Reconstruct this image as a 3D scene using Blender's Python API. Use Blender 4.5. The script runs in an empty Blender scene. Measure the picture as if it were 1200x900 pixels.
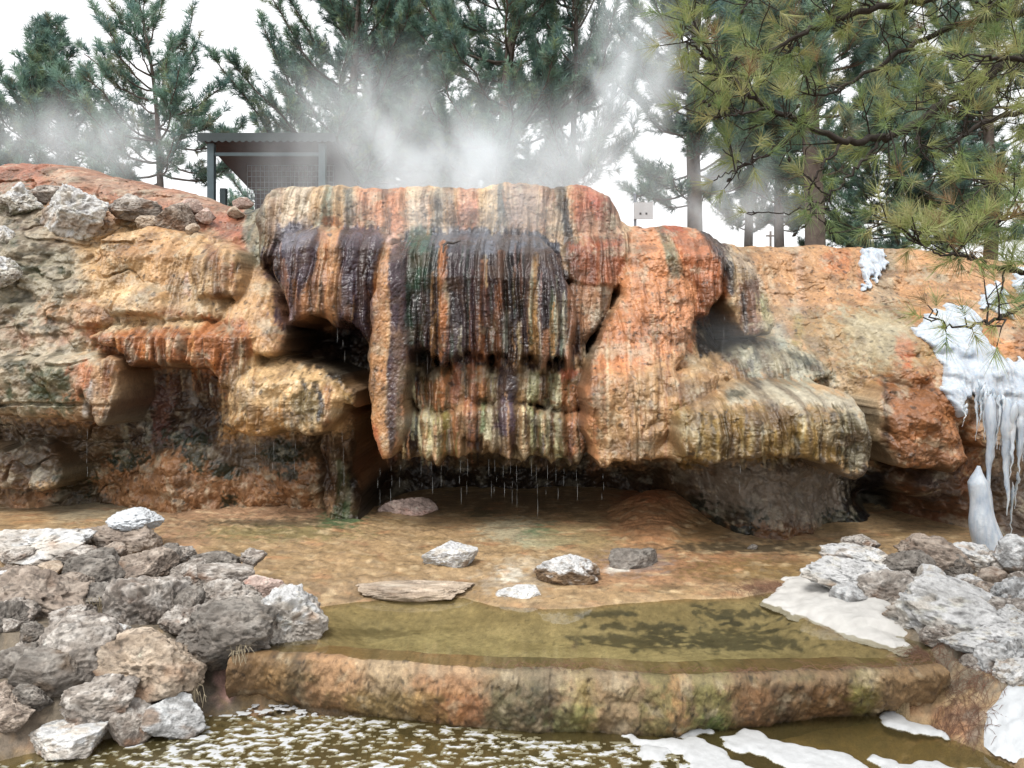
import bpy, math, random
import numpy as np
from mathutils import Vector, Matrix

sc = bpy.context.scene
COL = sc.collection
H, F = 2.1, 900.0            # eye height over the lower pool; focal length in photo pixels
def P(px, py, Y):            # the point seen at a photo pixel, Y metres away
    return ((px - 600.0) / F * Y, Y, H + (400.0 - py) / F * Y)
def lin(c):
    return tuple(((v / 255.0) / 12.92 if v / 255.0 <= .04045 else ((v / 255.0 + .055) / 1.055) ** 2.4) for v in c)

# ------------------------------------------------------------------ noise
def _hash(ix, iy, iz, seed):
    h = (ix.astype(np.int64) * 374761393 + iy.astype(np.int64) * 668265263 + iz * 2147483647 * 0 + iz * 1274126177 + seed * 974711) & 0xFFFFFFFF
    h = ((h ^ (h >> 13)) * 1274126177) & 0xFFFFFFFF
    h = ((h ^ (h >> 16)) * 2246822519) & 0xFFFFFFFF
    return h ^ (h >> 15)
def perlin2(x, y, seed=0):
    x = np.asarray(x, float); y = np.asarray(y, float)
    ix = np.floor(x).astype(np.int64); iy = np.floor(y).astype(np.int64)
    fx = x - ix; fy = y - iy
    u = fx * fx * fx * (fx * (fx * 6 - 15) + 10); v = fy * fy * fy * (fy * (fy * 6 - 15) + 10)
    def g(dx, dy):
        a = _hash(ix + dx, iy + dy, 0, seed) * (2 * math.pi / 4294967296.0)
        return np.cos(a) * (fx - dx) + np.sin(a) * (fy - dy)
    a = g(0, 0); b = g(1, 0); c = g(0, 1); d = g(1, 1)
    a = a + u * (b - a); c = c + u * (d - c)
    return (a + v * (c - a)) * 1.5
def perlin3(x, y, z, seed=0):
    ix = np.floor(x).astype(np.int64); iy = np.floor(y).astype(np.int64); iz = np.floor(z).astype(np.int64)
    fx = x - ix; fy = y - iy; fz = z - iz
    u = fx * fx * (3 - 2 * fx); v = fy * fy * (3 - 2 * fy); w = fz * fz * (3 - 2 * fz)
    def g(dx, dy, dz):
        h = _hash(ix + dx, iy + dy, iz + dz, seed)
        return ((h & 1023) / 511.5 - 1) * (fx - dx) + (((h >> 10) & 1023) / 511.5 - 1) * (fy - dy) + (((h >> 20) & 1023) / 511.5 - 1) * (fz - dz)
    a = g(0, 0, 0); a = a + u * (g(1, 0, 0) - a)
    b = g(0, 1, 0); b = b + u * (g(1, 1, 0) - b)
    a = a + v * (b - a)
    c = g(0, 0, 1); c = c + u * (g(1, 0, 1) - c)
    d = g(0, 1, 1); d = d + u * (g(1, 1, 1) - d)
    c = c + v * (d - c)
    return (a + w * (c - a)) * 1.3
def fbm2(x, y, o=4, seed=0, bil=False):
    s = 0; a = 1.0; t = 0
    for i in range(o):
        n = perlin2(x * 2 ** i, y * 2 ** i, seed + i * 17)
        s = s + a * (np.abs(n) * 2 - .6 if bil else n); t += a; a *= .5
    return s / t
def fbm3(x, y, z, o=4, seed=0, bil=False):
    s = 0; a = 1.0; t = 0
    for i in range(o):
        k = 2.03 ** i
        n = perlin3(x * k, y * k, z * k, seed + i * 17)
        s = s + a * (np.abs(n) * 2 - .6 if bil else n); t += a; a *= .5
    return s / t
def sst(a, b, x):
    t = np.clip((x - a) / (b - a), 0, 1)
    return t * t * (3 - 2 * t)
def poly_sd(x, y, poly):
    """signed distance (positive inside) and the offset to the nearest edge point"""
    n = len(poly); best = np.full(x.shape, 1e18); bx = np.zeros_like(x); by = np.zeros_like(x)
    ins = np.zeros(x.shape, bool)
    for i in range(n):
        ax, ay = poly[i]; cx, cy = poly[(i + 1) % n]
        ex, ey = cx - ax, cy - ay
        t = np.clip(((x - ax) * ex + (y - ay) * ey) / (ex * ex + ey * ey + 1e-12), 0, 1)
        dx = ax + t * ex - x; dy = ay + t * ey - y
        d = dx * dx + dy * dy
        m = d < best
        best = np.where(m, d, best); bx = np.where(m, dx, bx); by = np.where(m, dy, by)
        c = (ay > y) != (cy > y)
        with np.errstate(divide='ignore', invalid='ignore'):
            xi = ax + (y - ay) / (cy - ay if cy != ay else 1e-12) * ex
        ins ^= c & (x < xi)
    d = np.sqrt(best)
    return np.where(ins, d, -d), bx, by
def line_d(x, y, pts):
    """distance to a polyline of (x, y, halfwidth) minus width: negative inside"""
    best = np.full(x.shape, 1e9)
    for (ax, ay, aw), (cx, cy, cw) in zip(pts[:-1], pts[1:]):
        ex, ey = cx - ax, cy - ay
        t = np.clip(((x - ax) * ex + (y - ay) * ey) / (ex * ex + ey * ey + 1e-9), 0, 1)
        d = np.hypot(ax + t * ex - x, ay + t * ey - y) - (aw + t * (cw - aw))
        best = np.minimum(best, d)
    return best
class RBF:                    # smooth surface through scattered points
    def __init__(s, x, y, v, c=.15, reg=1e-4):
        s.x = np.array(x); s.y = np.array(y); s.c = c
        K = s._k(s.x[:, None] - s.x[None], s.y[:, None] - s.y[None]) - 0
        n = len(s.x); A = np.zeros((n + 1, n + 1)); A[:n, :n] = K + reg * np.eye(n); A[:n, n] = 1; A[n, :n] = 1
        s.w = np.linalg.solve(A, np.append(np.array(v), 0))
        s.lo = (s.x.min(), s.y.min()); s.hi = (s.x.max(), s.y.max())
    def _k(s, dx, dy): return -np.sqrt(dx * dx + dy * dy + s.c ** 2)
    def __call__(s, x, y):
        x = np.clip(x, s.lo[0], s.hi[0]); y = np.clip(y, s.lo[1], s.hi[1])
        r = np.full(x.shape, s.w[-1])
        for i in range(len(s.x)):
            r = r + s.w[i] * s._k(x - s.x[i], y - s.y[i])
        return r
def blur(a, r):
    for ax in (0, 1):
        for _ in range(2):
            k = 2 * r + 1
            p = np.pad(a, [(r + 1, r) if i == ax else (0, 0) for i in (0, 1)], mode='edge')
            c = np.cumsum(p, axis=ax)
            hi = np.take(c, np.arange(k, c.shape[ax]), axis=ax); lo = np.take(c, np.arange(0, c.shape[ax] - k), axis=ax)
            a = (hi - lo) / k
    return a

# ------------------------------------------------------------------ objects
def mesh_np(name, v, f, mat, parent=None, col=None, wet=None, smooth=True, normals=None, loc=None):
    """one mesh object from arrays; f is (n,3) or (n,4)"""
    v = np.asarray(v, np.float32); f = np.asarray(f, np.int32)
    me = bpy.data.meshes.new(name)
    n, k = f.shape
    me.vertices.add(len(v)); me.vertices.foreach_set('co', v.ravel())
    me.loops.add(n * k); me.loops.foreach_set('vertex_index', f.ravel())
    me.polygons.add(n); me.polygons.foreach_set('loop_start', np.arange(0, n * k, k, dtype=np.int32))
    me.polygons.foreach_set('use_smooth', np.full(n, smooth))
    me.update(calc_edges=True)
    if col is not None:
        a = me.color_attributes.new('Col', 'FLOAT_COLOR', 'POINT')
        c = np.ones((len(v), 4), np.float32); c[:, :3] = col
        a.data.foreach_set('color', c.ravel())
    if wet is not None:
        a = me.attributes.new('wet', 'FLOAT', 'POINT'); a.data.foreach_set('value', np.asarray(wet, np.float32).ravel())
    if normals is not None:
        me.normals_split_custom_set_from_vertices(np.asarray(normals, np.float32))
    me.materials.append(mat)
    o = bpy.data.objects.new(name, me); COL.objects.link(o)
    if loc is not None: o.location = loc
    if parent is not None: o.parent = parent
    return o
def tag(o, label=None, cat=None, group=None, kind=None):
    if label: o['label'] = label
    if cat: o['category'] = cat
    if group: o['group'] = group
    if kind: o['kind'] = kind
    return o
def empty(name, loc):
    o = bpy.data.objects.new(name, None); COL.objects.link(o); o.location = loc
    return o
class MB:                     # collects simple shapes into one mesh
    def __init__(s): s.v = []; s.f3 = []; s.f4 = []; s.n = 0
    def add(s, v, f):
        f = np.asarray(f) + s.n; s.v.append(np.asarray(v, float)); s.n += len(v)
        (s.f3 if f.shape[1] == 3 else s.f4).append(f)
    def box(s, lo, hi):
        (a, b, c), (d, e, g) = lo, hi
        s.add([(a, b, c), (d, b, c), (d, e, c), (a, e, c), (a, b, g), (d, b, g), (d, e, g), (a, e, g)],
              [(0, 3, 2, 1), (4, 5, 6, 7), (0, 1, 5, 4), (1, 2, 6, 5), (2, 3, 7, 6), (3, 0, 4, 7)])
    def tube(s, pts, rad, n=6):
        pts = [np.array(p, float) for p in pts]; m = len(pts)
        if not hasattr(rad, '__len__'): rad = [rad] * m
        vs = []; up = np.array((0.31, 0.17, 0.93))
        for i in range(m):
            t = pts[min(i + 1, m - 1)] - pts[max(i - 1, 0)]; t = t / (np.linalg.norm(t) + 1e-9)
            a = np.cross(t, up); la = np.linalg.norm(a)
            if la < .05: a = np.cross(t, (1, 0, 0)); la = np.linalg.norm(a)
            a = a / la; b = np.cross(t, a)
            for k in range(n):
                w = 2 * math.pi * k / n
                vs.append(pts[i] + rad[i] * (math.cos(w) * a + math.sin(w) * b))
        fs = [(i * n + k, i * n + (k + 1) % n, (i + 1) * n + (k + 1) % n, (i + 1) * n + k) for i in range(m - 1) for k in range(n)]
        s.add(vs, fs)
        s.add(vs[:n] + [pts[0]], [(n, (k + 1) % n, k) for k in range(n)])
        s.add(vs[-n:] + [pts[-1]], [(n, k, (k + 1) % n) for k in range(n)])
    def build(s, name, mat, parent=None, loc=None, smooth=True, colour=None):
        v = np.concatenate(s.v)
        if loc is not None: v = v - np.array(loc)
        me = bpy.data.meshes.new(name)
        fs = [f.ravel() for f in s.f4] + [f.ravel() for f in s.f3]
        n4 = sum(len(f) for f in s.f4); n3 = sum(len(f) for f in s.f3)
        li = np.concatenate(fs).astype(np.int32)
        st = np.concatenate([np.arange(n4) * 4, n4 * 4 + np.arange(n3) * 3]).astype(np.int32)
        me.vertices.add(len(v)); me.vertices.foreach_set('co', v.astype(np.float32).ravel())
        me.loops.add(len(li)); me.loops.foreach_set('vertex_index', li)
        me.polygons.add(n4 + n3); me.polygons.foreach_set('loop_start', st)
        me.polygons.foreach_set('use_smooth', np.full(n4 + n3, smooth))
        me.update(calc_edges=True)
        if colour is not None:
            a = me.color_attributes.new('Col', 'FLOAT_COLOR', 'POINT')
            c = np.ones((len(v), 4), np.float32); c[:, :3] = colour
            a.data.foreach_set('color', c.ravel())
        me.materials.append(mat)
        o = bpy.data.objects.new(name, me); COL.objects.link(o)
        if loc is not None and parent is None: o.location = loc
        if parent is not None: o.parent = parent
        return o

# ------------------------------------------------------------------ materials
class NT:
    def __init__(s, name):
        s.m = bpy.data.materials.new(name); s.m.use_nodes = True
        s.t = s.m.node_tree; s.b = s.t.nodes['Principled BSDF']; s.out = s.t.nodes['Material Output']
    def n(s, ty, **kw):
        x = s.t.nodes.new(ty)
        for k, v in kw.items():
            if k.startswith('i_'): x.inputs[k[2:].replace('_', ' ')].default_value = v
            else: setattr(x, k, v)
        return x
    def l(s, a, b): s.t.links.new(a, b)
    def noise(s, scale, detail=4, rough=.6, vec=None):
        x = s.n('ShaderNodeTexNoise'); x.inputs['Scale'].default_value = scale; x.inputs['Detail'].default_value = detail; x.inputs['Roughness'].default_value = rough
        if vec is not None: s.l(vec, x.inputs['Vector'])
        return x.outputs['Fac']
    def remap(s, v, a, b, c, d):
        x = s.n('ShaderNodeMapRange'); s.l(v, x.inputs[0])
        for i, q in enumerate((a, b, c, d)): x.inputs[i + 1].default_value = q
        return x.outputs[0]
    def math(s, op, a, b):
        x = s.n('ShaderNodeMath', operation=op)
        for i, q in enumerate((a, b)):
            if isinstance(q, (int, float)): x.inputs[i].default_value = q
            else: s.l(q, x.inputs[i])
        return x.outputs[0]
    def scalecol(s, c, fac):
        x = s.n('ShaderNodeVectorMath', operation='SCALE'); s.l(c, x.inputs[0]); s.l(fac, x.inputs['Scale'])
        return x.outputs[0]
    def mix(s, fac, a, b):
        x = s.n('ShaderNodeMix', data_type='RGBA')
        if isinstance(fac, (int, float)): x.inputs[0].default_value = fac
        else: s.l(fac, x.inputs[0])
        for i, q in ((6, a), (7, b)):
            if isinstance(q, tuple): x.inputs[i].default_value = (*q[:3], 1)
            else: s.l(q, x.inputs[i])
        return x.outputs[2]
    def bump(s, h, strength, dist, prev=None):
        x = s.n('ShaderNodeBump'); x.inputs['Strength'].default_value = strength; x.inputs['Distance'].default_value = dist
        s.l(h, x.inputs['Height'])
        if prev is not None: s.l(prev, x.inputs['Normal'])
        return x.outputs['Normal']
    def attr(s, name): return s.n('ShaderNodeAttribute', attribute_name=name)
    def obj(s): return s.n('ShaderNodeTexCoord').outputs['Object']

def stone_mat(name, s1=30, s2=110, var=.35, bumps=(.5, .012), bumpf=(.5, .004), r_dry=.9, r_wet=.32, voro=0):
    t = NT(name); o = t.obj(); c = t.attr('Col').outputs['Color']; w = t.attr('wet').outputs['Fac']
    n1 = t.noise(s1, 5, .65, o); n2 = t.noise(s2, 4, .7, o)
    f = t.math('MULTIPLY', t.remap(n1, .25, .75, 1 - var, 1 + var), t.remap(n2, .25, .75, 1 - var, 1 + var))
    f = t.math('MULTIPLY', f, t.remap(t.noise(s1 * .3, 6, .7, o), .3, .7, 1 - var, 1 + var))
    t.l(t.scalecol(c, f), t.b.inputs['Base Color'])
    nb = t.bump(n1, bumps[0], bumps[1])
    if voro:
        v = t.n('ShaderNodeTexVoronoi'); v.inputs['Scale'].default_value = voro; t.l(o, v.inputs['Vector'])
        nb = t.bump(v.outputs['Distance'], .5, .01, nb)
    nb = t.bump(n2, bumpf[0], bumpf[1], nb)
    t.l(nb, t.b.inputs['Normal'])
    r = t.remap(w, 0, 1, r_dry, r_wet)
    t.l(r, t.b.inputs['Roughness'])
    t.b.inputs['Specular IOR Level'].default_value = .5
    return t.m
def plain_mat(name, col, rough=.7, var=.25, scale=12, metal=0, bump=.15):
    t = NT(name); o = t.obj(); n1 = t.noise(scale, 5, .6, o)
    rgb = t.n('ShaderNodeRGB'); rgb.outputs[0].default_value = (*col, 1)
    t.l(t.scalecol(rgb.outputs[0], t.remap(n1, .25, .75, 1 - var, 1 + var)), t.b.inputs['Base Color'])
    t.b.inputs['Roughness'].default_value = rough; t.b.inputs['Metallic'].default_value = metal
    if bump: t.l(t.bump(n1, bump, .01), t.b.inputs['Normal'])
    return t.m

# ------------------------------------------------------------------ camera, light
cam = bpy.data.cameras.new('camera'); cam_o = bpy.data.objects.new('camera', cam); COL.objects.link(cam_o)
cam_o.location = (0, 0, H); cam_o.rotation_euler = (math.radians(90), 0, 0)
cam.sensor_width = 36; cam.lens = 27.0; cam.shift_y = -50 / 1200.0; cam.clip_start = .05; cam.clip_end = 3000
sc.camera = cam_o
SUN_EL, SUN_AZ = math.radians(62), math.radians(212)     # azimuth from north, clockwise
w = bpy.data.worlds.new('World'); sc.world = w; w.use_nodes = True
nt = w.node_tree; bg = nt.nodes['Background']
sky = nt.nodes.new('ShaderNodeTexSky'); sky.sky_type = 'NISHITA'; sky.sun_disc = False
sky.sun_elevation = SUN_EL; sky.sun_rotation = SUN_AZ; sky.air_density = 1.0; sky.dust_density = 3.0; sky.ozone_density = 1.0
hs = nt.nodes.new('ShaderNodeHueSaturation'); hs.inputs['Saturation'].default_value = .18
nt.links.new(sky.outputs[0], hs.inputs['Color']); gm = nt.nodes.new('ShaderNodeGamma'); gm.inputs[1].default_value = .3      # an even overcast veil
nt.links.new(hs.outputs[0], gm.inputs[0]); nt.links.new(gm.outputs[0], bg.inputs['Color'])
bg.inputs['Strength'].default_value = .35
sl = bpy.data.lights.new('sun', 'SUN'); sl.energy = 1.5; sl.angle = math.radians(24); sl.color = (1, .97, .92)
so = bpy.data.objects.new('sun', sl); COL.objects.link(so)
d = Vector((math.sin(SUN_AZ) * math.cos(SUN_EL), math.cos(SUN_AZ) * math.cos(SUN_EL), math.sin(SUN_EL)))
so.rotation_euler = d.to_track_quat('Z', 'Y').to_euler(); so.location = (0, -5, 20)
sc.view_settings.view_transform = 'Standard'; sc.view_settings.look = 'None'; sc.view_settings.gamma = 1; sc.view_settings.use_curve_mapping = False
sc.view_settings.exposure = 1.4
sc.cycles.use_denoising = True; sc.cycles.max_bounces = 6; sc.cycles.diffuse_bounces = 3; sc.cycles.transparent_max_bounces = 12
sc.cycles.volume_bounces = 4; sc.cycles.volume_step_rate = 1.5; sc.cycles.volume_max_steps = 128
# ------------------------------------------------------------------ the cliff: depth of the rock face over (x, z)
SKY = [(-260, 140, 9.2), (-80, 170, 9.0), (0, 181, 8.9), (60, 187, 8.8), (150, 206, 8.7), (220, 224, 8.5), (285, 240, 8.3), (298, 228, 7.95), (322, 223, 7.9), (380, 220, 7.9),
       (470, 221, 7.9), (560, 220, 7.9), (586, 215, 7.9), (600, 217, 7.9), (690, 221, 7.9), (714, 232, 7.9), (728, 256, 7.9), (740, 263, 7.8), (800, 260, 7.8), (826, 264, 7.8), (850, 278, 7.9),
       (872, 285, 8.3), (960, 287, 8.4), (1060, 287, 8.4), (1130, 294, 8.4), (1200, 305, 8.3), (1500, 320, 8.3)]
BASE = [(0, 182, 8.9), (150, 207, 8.7), (290, 242, 8.3), (330, 222, 7.9), (500, 222, 7.9), (700, 225, 7.9), (760, 265, 7.75), (880, 288, 8.3), (1000, 290, 8.4), (1200, 300, 8.3), (1400, 320, 8.2), (-200, 170, 8.9),
        (0, 240, 7.9), (100, 240, 8.1), (220, 255, 8.0), (290, 270, 7.9), (-200, 300, 7.3),
        (0, 300, 7.3), (100, 300, 7.6), (200, 290, 7.6), (290, 290, 7.7), (400, 300, 7.75), (600, 300, 7.75), (720, 300, 7.65), (780, 300, 7.5), (850, 310, 7.7), (950, 330, 8.15), (1050, 340, 8.15), (1180, 340, 7.9), (1400, 360, 7.8),
        (0, 360, 7.1), (100, 370, 7.1), (200, 370, 7.2), (290, 380, 7.3), (370, 390, 7.9), (440, 380, 8.0), (560, 380, 7.7), (700, 390, 8.0), (760, 380, 7.2), (850, 395, 8.3), (900, 400, 7.6), (950, 372, 7.7), (1070, 362, 7.4), (1150, 370, 7.3),
        (-200, 430, 6.9), (0, 430, 7.0), (100, 440, 7.0), (150, 450, 7.2), (205, 450, 7.4), (300, 430, 7.2), (380, 430, 7.6), (470, 450, 7.9), (560, 430, 7.6), (680, 440, 7.9), (750, 440, 7.0), (850, 430, 7.1), (950, 430, 7.15), (1000, 420, 7.1), (1050, 430, 6.75), (1100, 430, 6.6), (1180, 440, 6.6), (1400, 440, 6.6),
        (0, 520, 7.6), (60, 520, 7.3), (110, 520, 7.4), (200, 500, 7.35), (280, 530, 7.35), (400, 530, 7.6), (440, 500, 8.4), (560, 500, 7.6), (685, 500, 8.1), (760, 500, 7.2), (900, 500, 6.8), (1035, 520, 7.4), (1100, 500, 6.6), (1180, 500, 6.8),
        (0, 560, 7.4), (60, 555, 7.4), (110, 570, 7.6), (200, 560, 7.15), (300, 560, 7.3), (400, 560, 7.6), (430, 560, 8.4), (500, 570, 8.5), (600, 575, 8.5), (690, 580, 8.6), (760, 560, 8.1), (850, 570, 6.95), (940, 570, 6.85), (1012, 590, 7.7), (1080, 570, 6.75), (1150, 570, 6.7), (1400, 570, 6.6),
        (-200, 605, 7.3), (0, 605, 7.3), (200, 605, 7.2), (330, 600, 7.3), (410, 600, 7.35), (500, 620, 8.6), (600, 620, 8.6), (700, 620, 8.6), (780, 620, 8.0), (860, 640, 6.8), (940, 640, 6.65), (1015, 640, 7.4), (1080, 650, 6.5), (1180, 650, 6.5), (1400, 650, 6.4)]
# each formation: outline in photo pixels, (pixel row, distance) profile, rounding at top / sides / bottom, flutes, lumps, ragged hem
FORM = [
 ('rock_slope', None, [(30, 345), (48, 330), (100, 300), (125, 270), (165, 262), (205, 268), (255, 275), (275, 290), (282, 330), (272, 352), (270, 372), (180, 382), (90, 386), (40, 372)], [(262, 7.6), (300, 7.3), (345, 7.15), (385, 6.95)], .30, .25, .12, .03, .05, .02),
 ('rock_lobe', None, [(112, 358), (125, 338), (160, 332), (185, 340), (190, 358), (185, 372), (120, 372)], [(330, 7.05), (372, 6.92)], .14, .12, .06, .0, .02, 0),
 ('rock_fold', None, [(222, 300), (252, 285), (277, 296), (280, 330), (276, 352), (250, 350), (225, 350)], [(285, 7.2), (350, 7.02)], .2, .12, .06, .05, .02, .02),
 ('flowstone_ledge', 'orange brown fringed ledge dripping over a dark hollow', [(92, 398), (110, 388), (130, 378), (200, 370), (262, 372), (300, 392), (296, 430), (282, 462), (268, 466), (258, 455), (245, 448), (236, 432), (226, 440), (205, 428), (185, 434), (165, 424), (150, 430), (130, 408)], [(370, 7.15), (395, 6.8), (465, 6.72)], .12, .15, .06, .075, .03, .07),
 ('flowstone_neck', 'smooth tan neck of flowstone', [(288, 302), (305, 312), (318, 335), (330, 372), (336, 398), (330, 412), (305, 420), (280, 410), (258, 395), (250, 372), (272, 350), (283, 325)], [(300, 7.5), (360, 7.05), (415, 6.8)], .2, .2, .08, .02, .035, .0),
 ('flowstone_bulge', 'pale tan rounded bulge hanging over the left recess', [(262, 440), (285, 414), (320, 414), (360, 424), (395, 440), (415, 462), (413, 486), (396, 478), (386, 500), (366, 508), (340, 512), (300, 515), (258, 512), (243, 505), (256, 480)], [(414, 7.05), (430, 6.8), (450, 6.62), (515, 6.52)], .3, .32, .14, .035, .05, .03),
 ('mossy_block', 'grey block with green moss at the far left', [(-60, 415), (0, 416), (60, 408), (112, 414), (118, 440), (116, 478), (95, 498), (60, 492), (0, 488), (-60, 490)], [(408, 6.95), (425, 6.75), (500, 6.75)], .16, .35, .18, .0, .05, .02),
 ('hanging_spur', 'orange hanging spur with a white drip line', [(76, 432), (95, 422), (120, 416), (136, 422), (139, 436), (130, 470), (116, 498), (104, 500), (98, 485), (90, 462), (84, 474), (78, 460)], [(416, 6.75), (500, 6.58)], .12, .14, .06, .04, .02, .03),
 ('recess_lump', None, [(-40, 520), (0, 530), (25, 512), (50, 515), (68, 540), (64, 572), (40, 580), (0, 575), (-40, 575)], [(512, 7.15), (580, 7.0)], .15, .15, .1, 0, .05, 0),
 ('drip_column', None, [(372, 480), (398, 476), (414, 492), (412, 540), (416, 575), (420, 612), (378, 612), (372, 560), (368, 520)], [(476, 6.85), (540, 7.15), (580, 7.1), (610, 6.9)], .05, .28, .05, .06, .07, 0),
 ('upper_tier', 'pale striped upper tier at the rim of the cliff', [(300, 200), (722, 200), (742, 290), (735, 340), (690, 340), (300, 310), (292, 262)], [(200, 7.6), (300, 7.45), (340, 7.45)], .02, .2, .1, .05, .03, .04),
 ('red_shoulder', 'red brown shoulder between the curtain and the orange cascade', [(652, 300), (668, 276), (700, 270), (735, 268), (742, 300), (728, 332), (716, 340), (690, 334), (676, 330), (660, 330)], [(268, 7.35), (335, 7.15)], .25, .12, .06, .05, .025, .05),
 ('red_fold', None, [(655, 330), (690, 322), (722, 335), (716, 368), (700, 392), (684, 408), (672, 432), (660, 436), (652, 400)], [(322, 7.2), (440, 7.0)], .1, .15, .08, .04, .03, .05),
 ('purple_dome', 'purple dome split by an orange band', [(310, 306), (314, 290), (326, 270), (360, 261), (402, 262), (440, 268), (456, 276), (456, 300), (446, 350), (438, 388), (437, 420), (428, 408), (420, 396), (410, 384), (398, 378), (388, 388), (372, 372), (356, 372), (340, 382), (330, 380), (322, 345)], [(261, 7.5), (272, 7.2), (290, 7.0), (330, 6.9), (420, 6.85)], .25, .3, .06, .06, .018, .05),
 ('mineral_curtain', 'dark purple and green curtain striped with orange', [(440, 302), (452, 284), (480, 274), (530, 271), (585, 271), (630, 274), (654, 289), (664, 320), (676, 350), (682, 390), (672, 428), (655, 432), (640, 437), (624, 428), (600, 424), (585, 428), (560, 424), (540, 428), (525, 420), (514, 424), (500, 412), (478, 424), (452, 420), (440, 360)], [(271, 7.35), (280, 7.05), (295, 6.85), (325, 6.70), (430, 6.62)], .25, .3, .06, .07, .015, .12),
 ('mineral_column', 'tan and purple column on the left edge of the curtain', [(440, 310), (452, 290), (474, 296), (479, 340), (478, 420), (477, 470), (470, 520), (461, 541), (446, 548), (436, 520), (429, 470), (428, 420), (433, 360)], [(290, 6.75), (330, 6.62), (548, 6.45)], .25, .11, .06, .015, .012, .02),
 ('tier_backing', None, [(472, 400), (690, 400), (690, 520), (466, 520)], [(400, 7.1), (520, 7.05)], .05, .1, .1, .06, .05, 0),
 ('orange_fold', None, [(486, 450), (505, 430), (530, 416), (572, 414), (578, 446), (572, 480), (540, 482), (505, 488), (484, 480)], [(414, 6.98), (450, 6.82), (480, 6.78)], .16, .16, .1, .07, .02, .03),
 ('purple_lobe', None, [(568, 452), (578, 430), (598, 420), (620, 424), (644, 432), (648, 455), (638, 478), (600, 478), (574, 474)], [(420, 6.92), (440, 6.76), (478, 6.72)], .2, .16, .12, .04, .02, .02),
 ('mossy_knob', None, [(632, 450), (646, 438), (672, 440), (685, 460), (680, 486), (655, 486), (636, 476)], [(438, 6.95), (482, 6.8)], .18, .16, .12, .02, .02, .02),
 ('orange_knob', None, [(656, 432), (668, 428), (678, 436), (678, 450), (660, 450)], [(428, 6.95), (450, 6.9)], .08, .08, .06, 0, .01, 0),
 ('lower_curtain', 'cream and green lower hem dripping over the dark cave', [(470, 490), (482, 478), (520, 474), (560, 472), (600, 470), (640, 476), (676, 484), (684, 505), (687, 532), (680, 548), (650, 546), (625, 538), (600, 542), (575, 536), (545, 540), (520, 534), (505, 540), (480, 545), (470, 540)], [(470, 7.0), (482, 6.86), (500, 6.80), (545, 6.76)], .2, .14, .06, .065, .02, .06),
 ('orange_cascade', 'broad salmon orange cascade right of the curtain', [(736, 292), (744, 264), (772, 262), (790, 272), (806, 296), (818, 340), (823, 375), (816, 402), (806, 422), (800, 436), (826, 428), (850, 440), (846, 470), (822, 490), (816, 545), (760, 547), (730, 546), (706, 553), (693, 545), (688, 500), (683, 452), (694, 420), (712, 380), (728, 345)], [(262, 7.7), (300, 7.2), (400, 6.75), (424, 6.62), (440, 6.42), (470, 6.32), (545, 6.3)], .3, .22, .06, .03, .05, .04),
 ('orange_lobe', 'orange lobe under the rim with ragged hem', [(768, 272), (778, 259), (822, 261), (846, 276), (853, 310), (852, 342), (842, 360), (832, 374), (818, 376), (812, 340), (800, 300)], [(259, 7.7), (300, 7.2), (376, 7.05)], .25, .16, .06, .055, .03, .06),
 ('dark_lobe', 'blue black streaked lobe over a small cave', [(838, 270), (862, 288), (890, 310), (904, 342), (913, 378), (906, 393), (886, 396), (872, 392), (864, 368), (852, 352), (846, 310)], [(270, 7.6), (310, 7.25), (396, 7.05)], .25, .18, .06, .04, .03, .05),
 ('middle_shelf', None, [(838, 436), (846, 412), (868, 400), (905, 394), (946, 404), (972, 422), (988, 442), (960, 452), (905, 452), (862, 450)], [(394, 7.3), (425, 6.95), (452, 6.8)], .2, .2, .1, .04, .035, .03),
 ('hanging_shelf', 'olive and grey hanging shelf jutting over the right recess', [(798, 520), (802, 488), (822, 468), (846, 452), (872, 440), (920, 444), (962, 449), (1003, 463), (1026, 488), (1035, 522), (1028, 546), (1004, 558), (972, 548), (930, 538), (880, 541), (845, 545), (800, 540)], [(436, 7.0), (447, 6.7), (458, 6.4), (470, 6.18), (486, 6.04), (508, 5.98), (556, 6.0)], .18, .25, .06, .06, .04, .05),
 ('ice_bank', None, [(1062, 392), (1080, 362), (1120, 352), (1165, 352), (1260, 380), (1260, 470), (1170, 470), (1140, 450), (1110, 420)], [(352, 7.3), (400, 6.9), (470, 6.5)], .2, .2, .1, .0, .05, 0),
 ('brown_boulder', 'rust brown bulging boulder beside the frozen fall', [(1044, 470), (1052, 446), (1072, 438), (1098, 446), (1126, 478), (1146, 508), (1151, 540), (1130, 560), (1090, 556), (1058, 552), (1042, 520)], [(438, 6.65), (460, 6.4), (490, 6.28), (560, 6.25)], .45, .3, .14, .02, .06, .02),
 ('white_hump', None, [(1128, 470), (1150, 455), (1240, 450), (1240, 520), (1170, 530), (1145, 520)], [(450, 6.6), (530, 6.35)], .2, .2, .1, .0, .06, .02),
]
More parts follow.
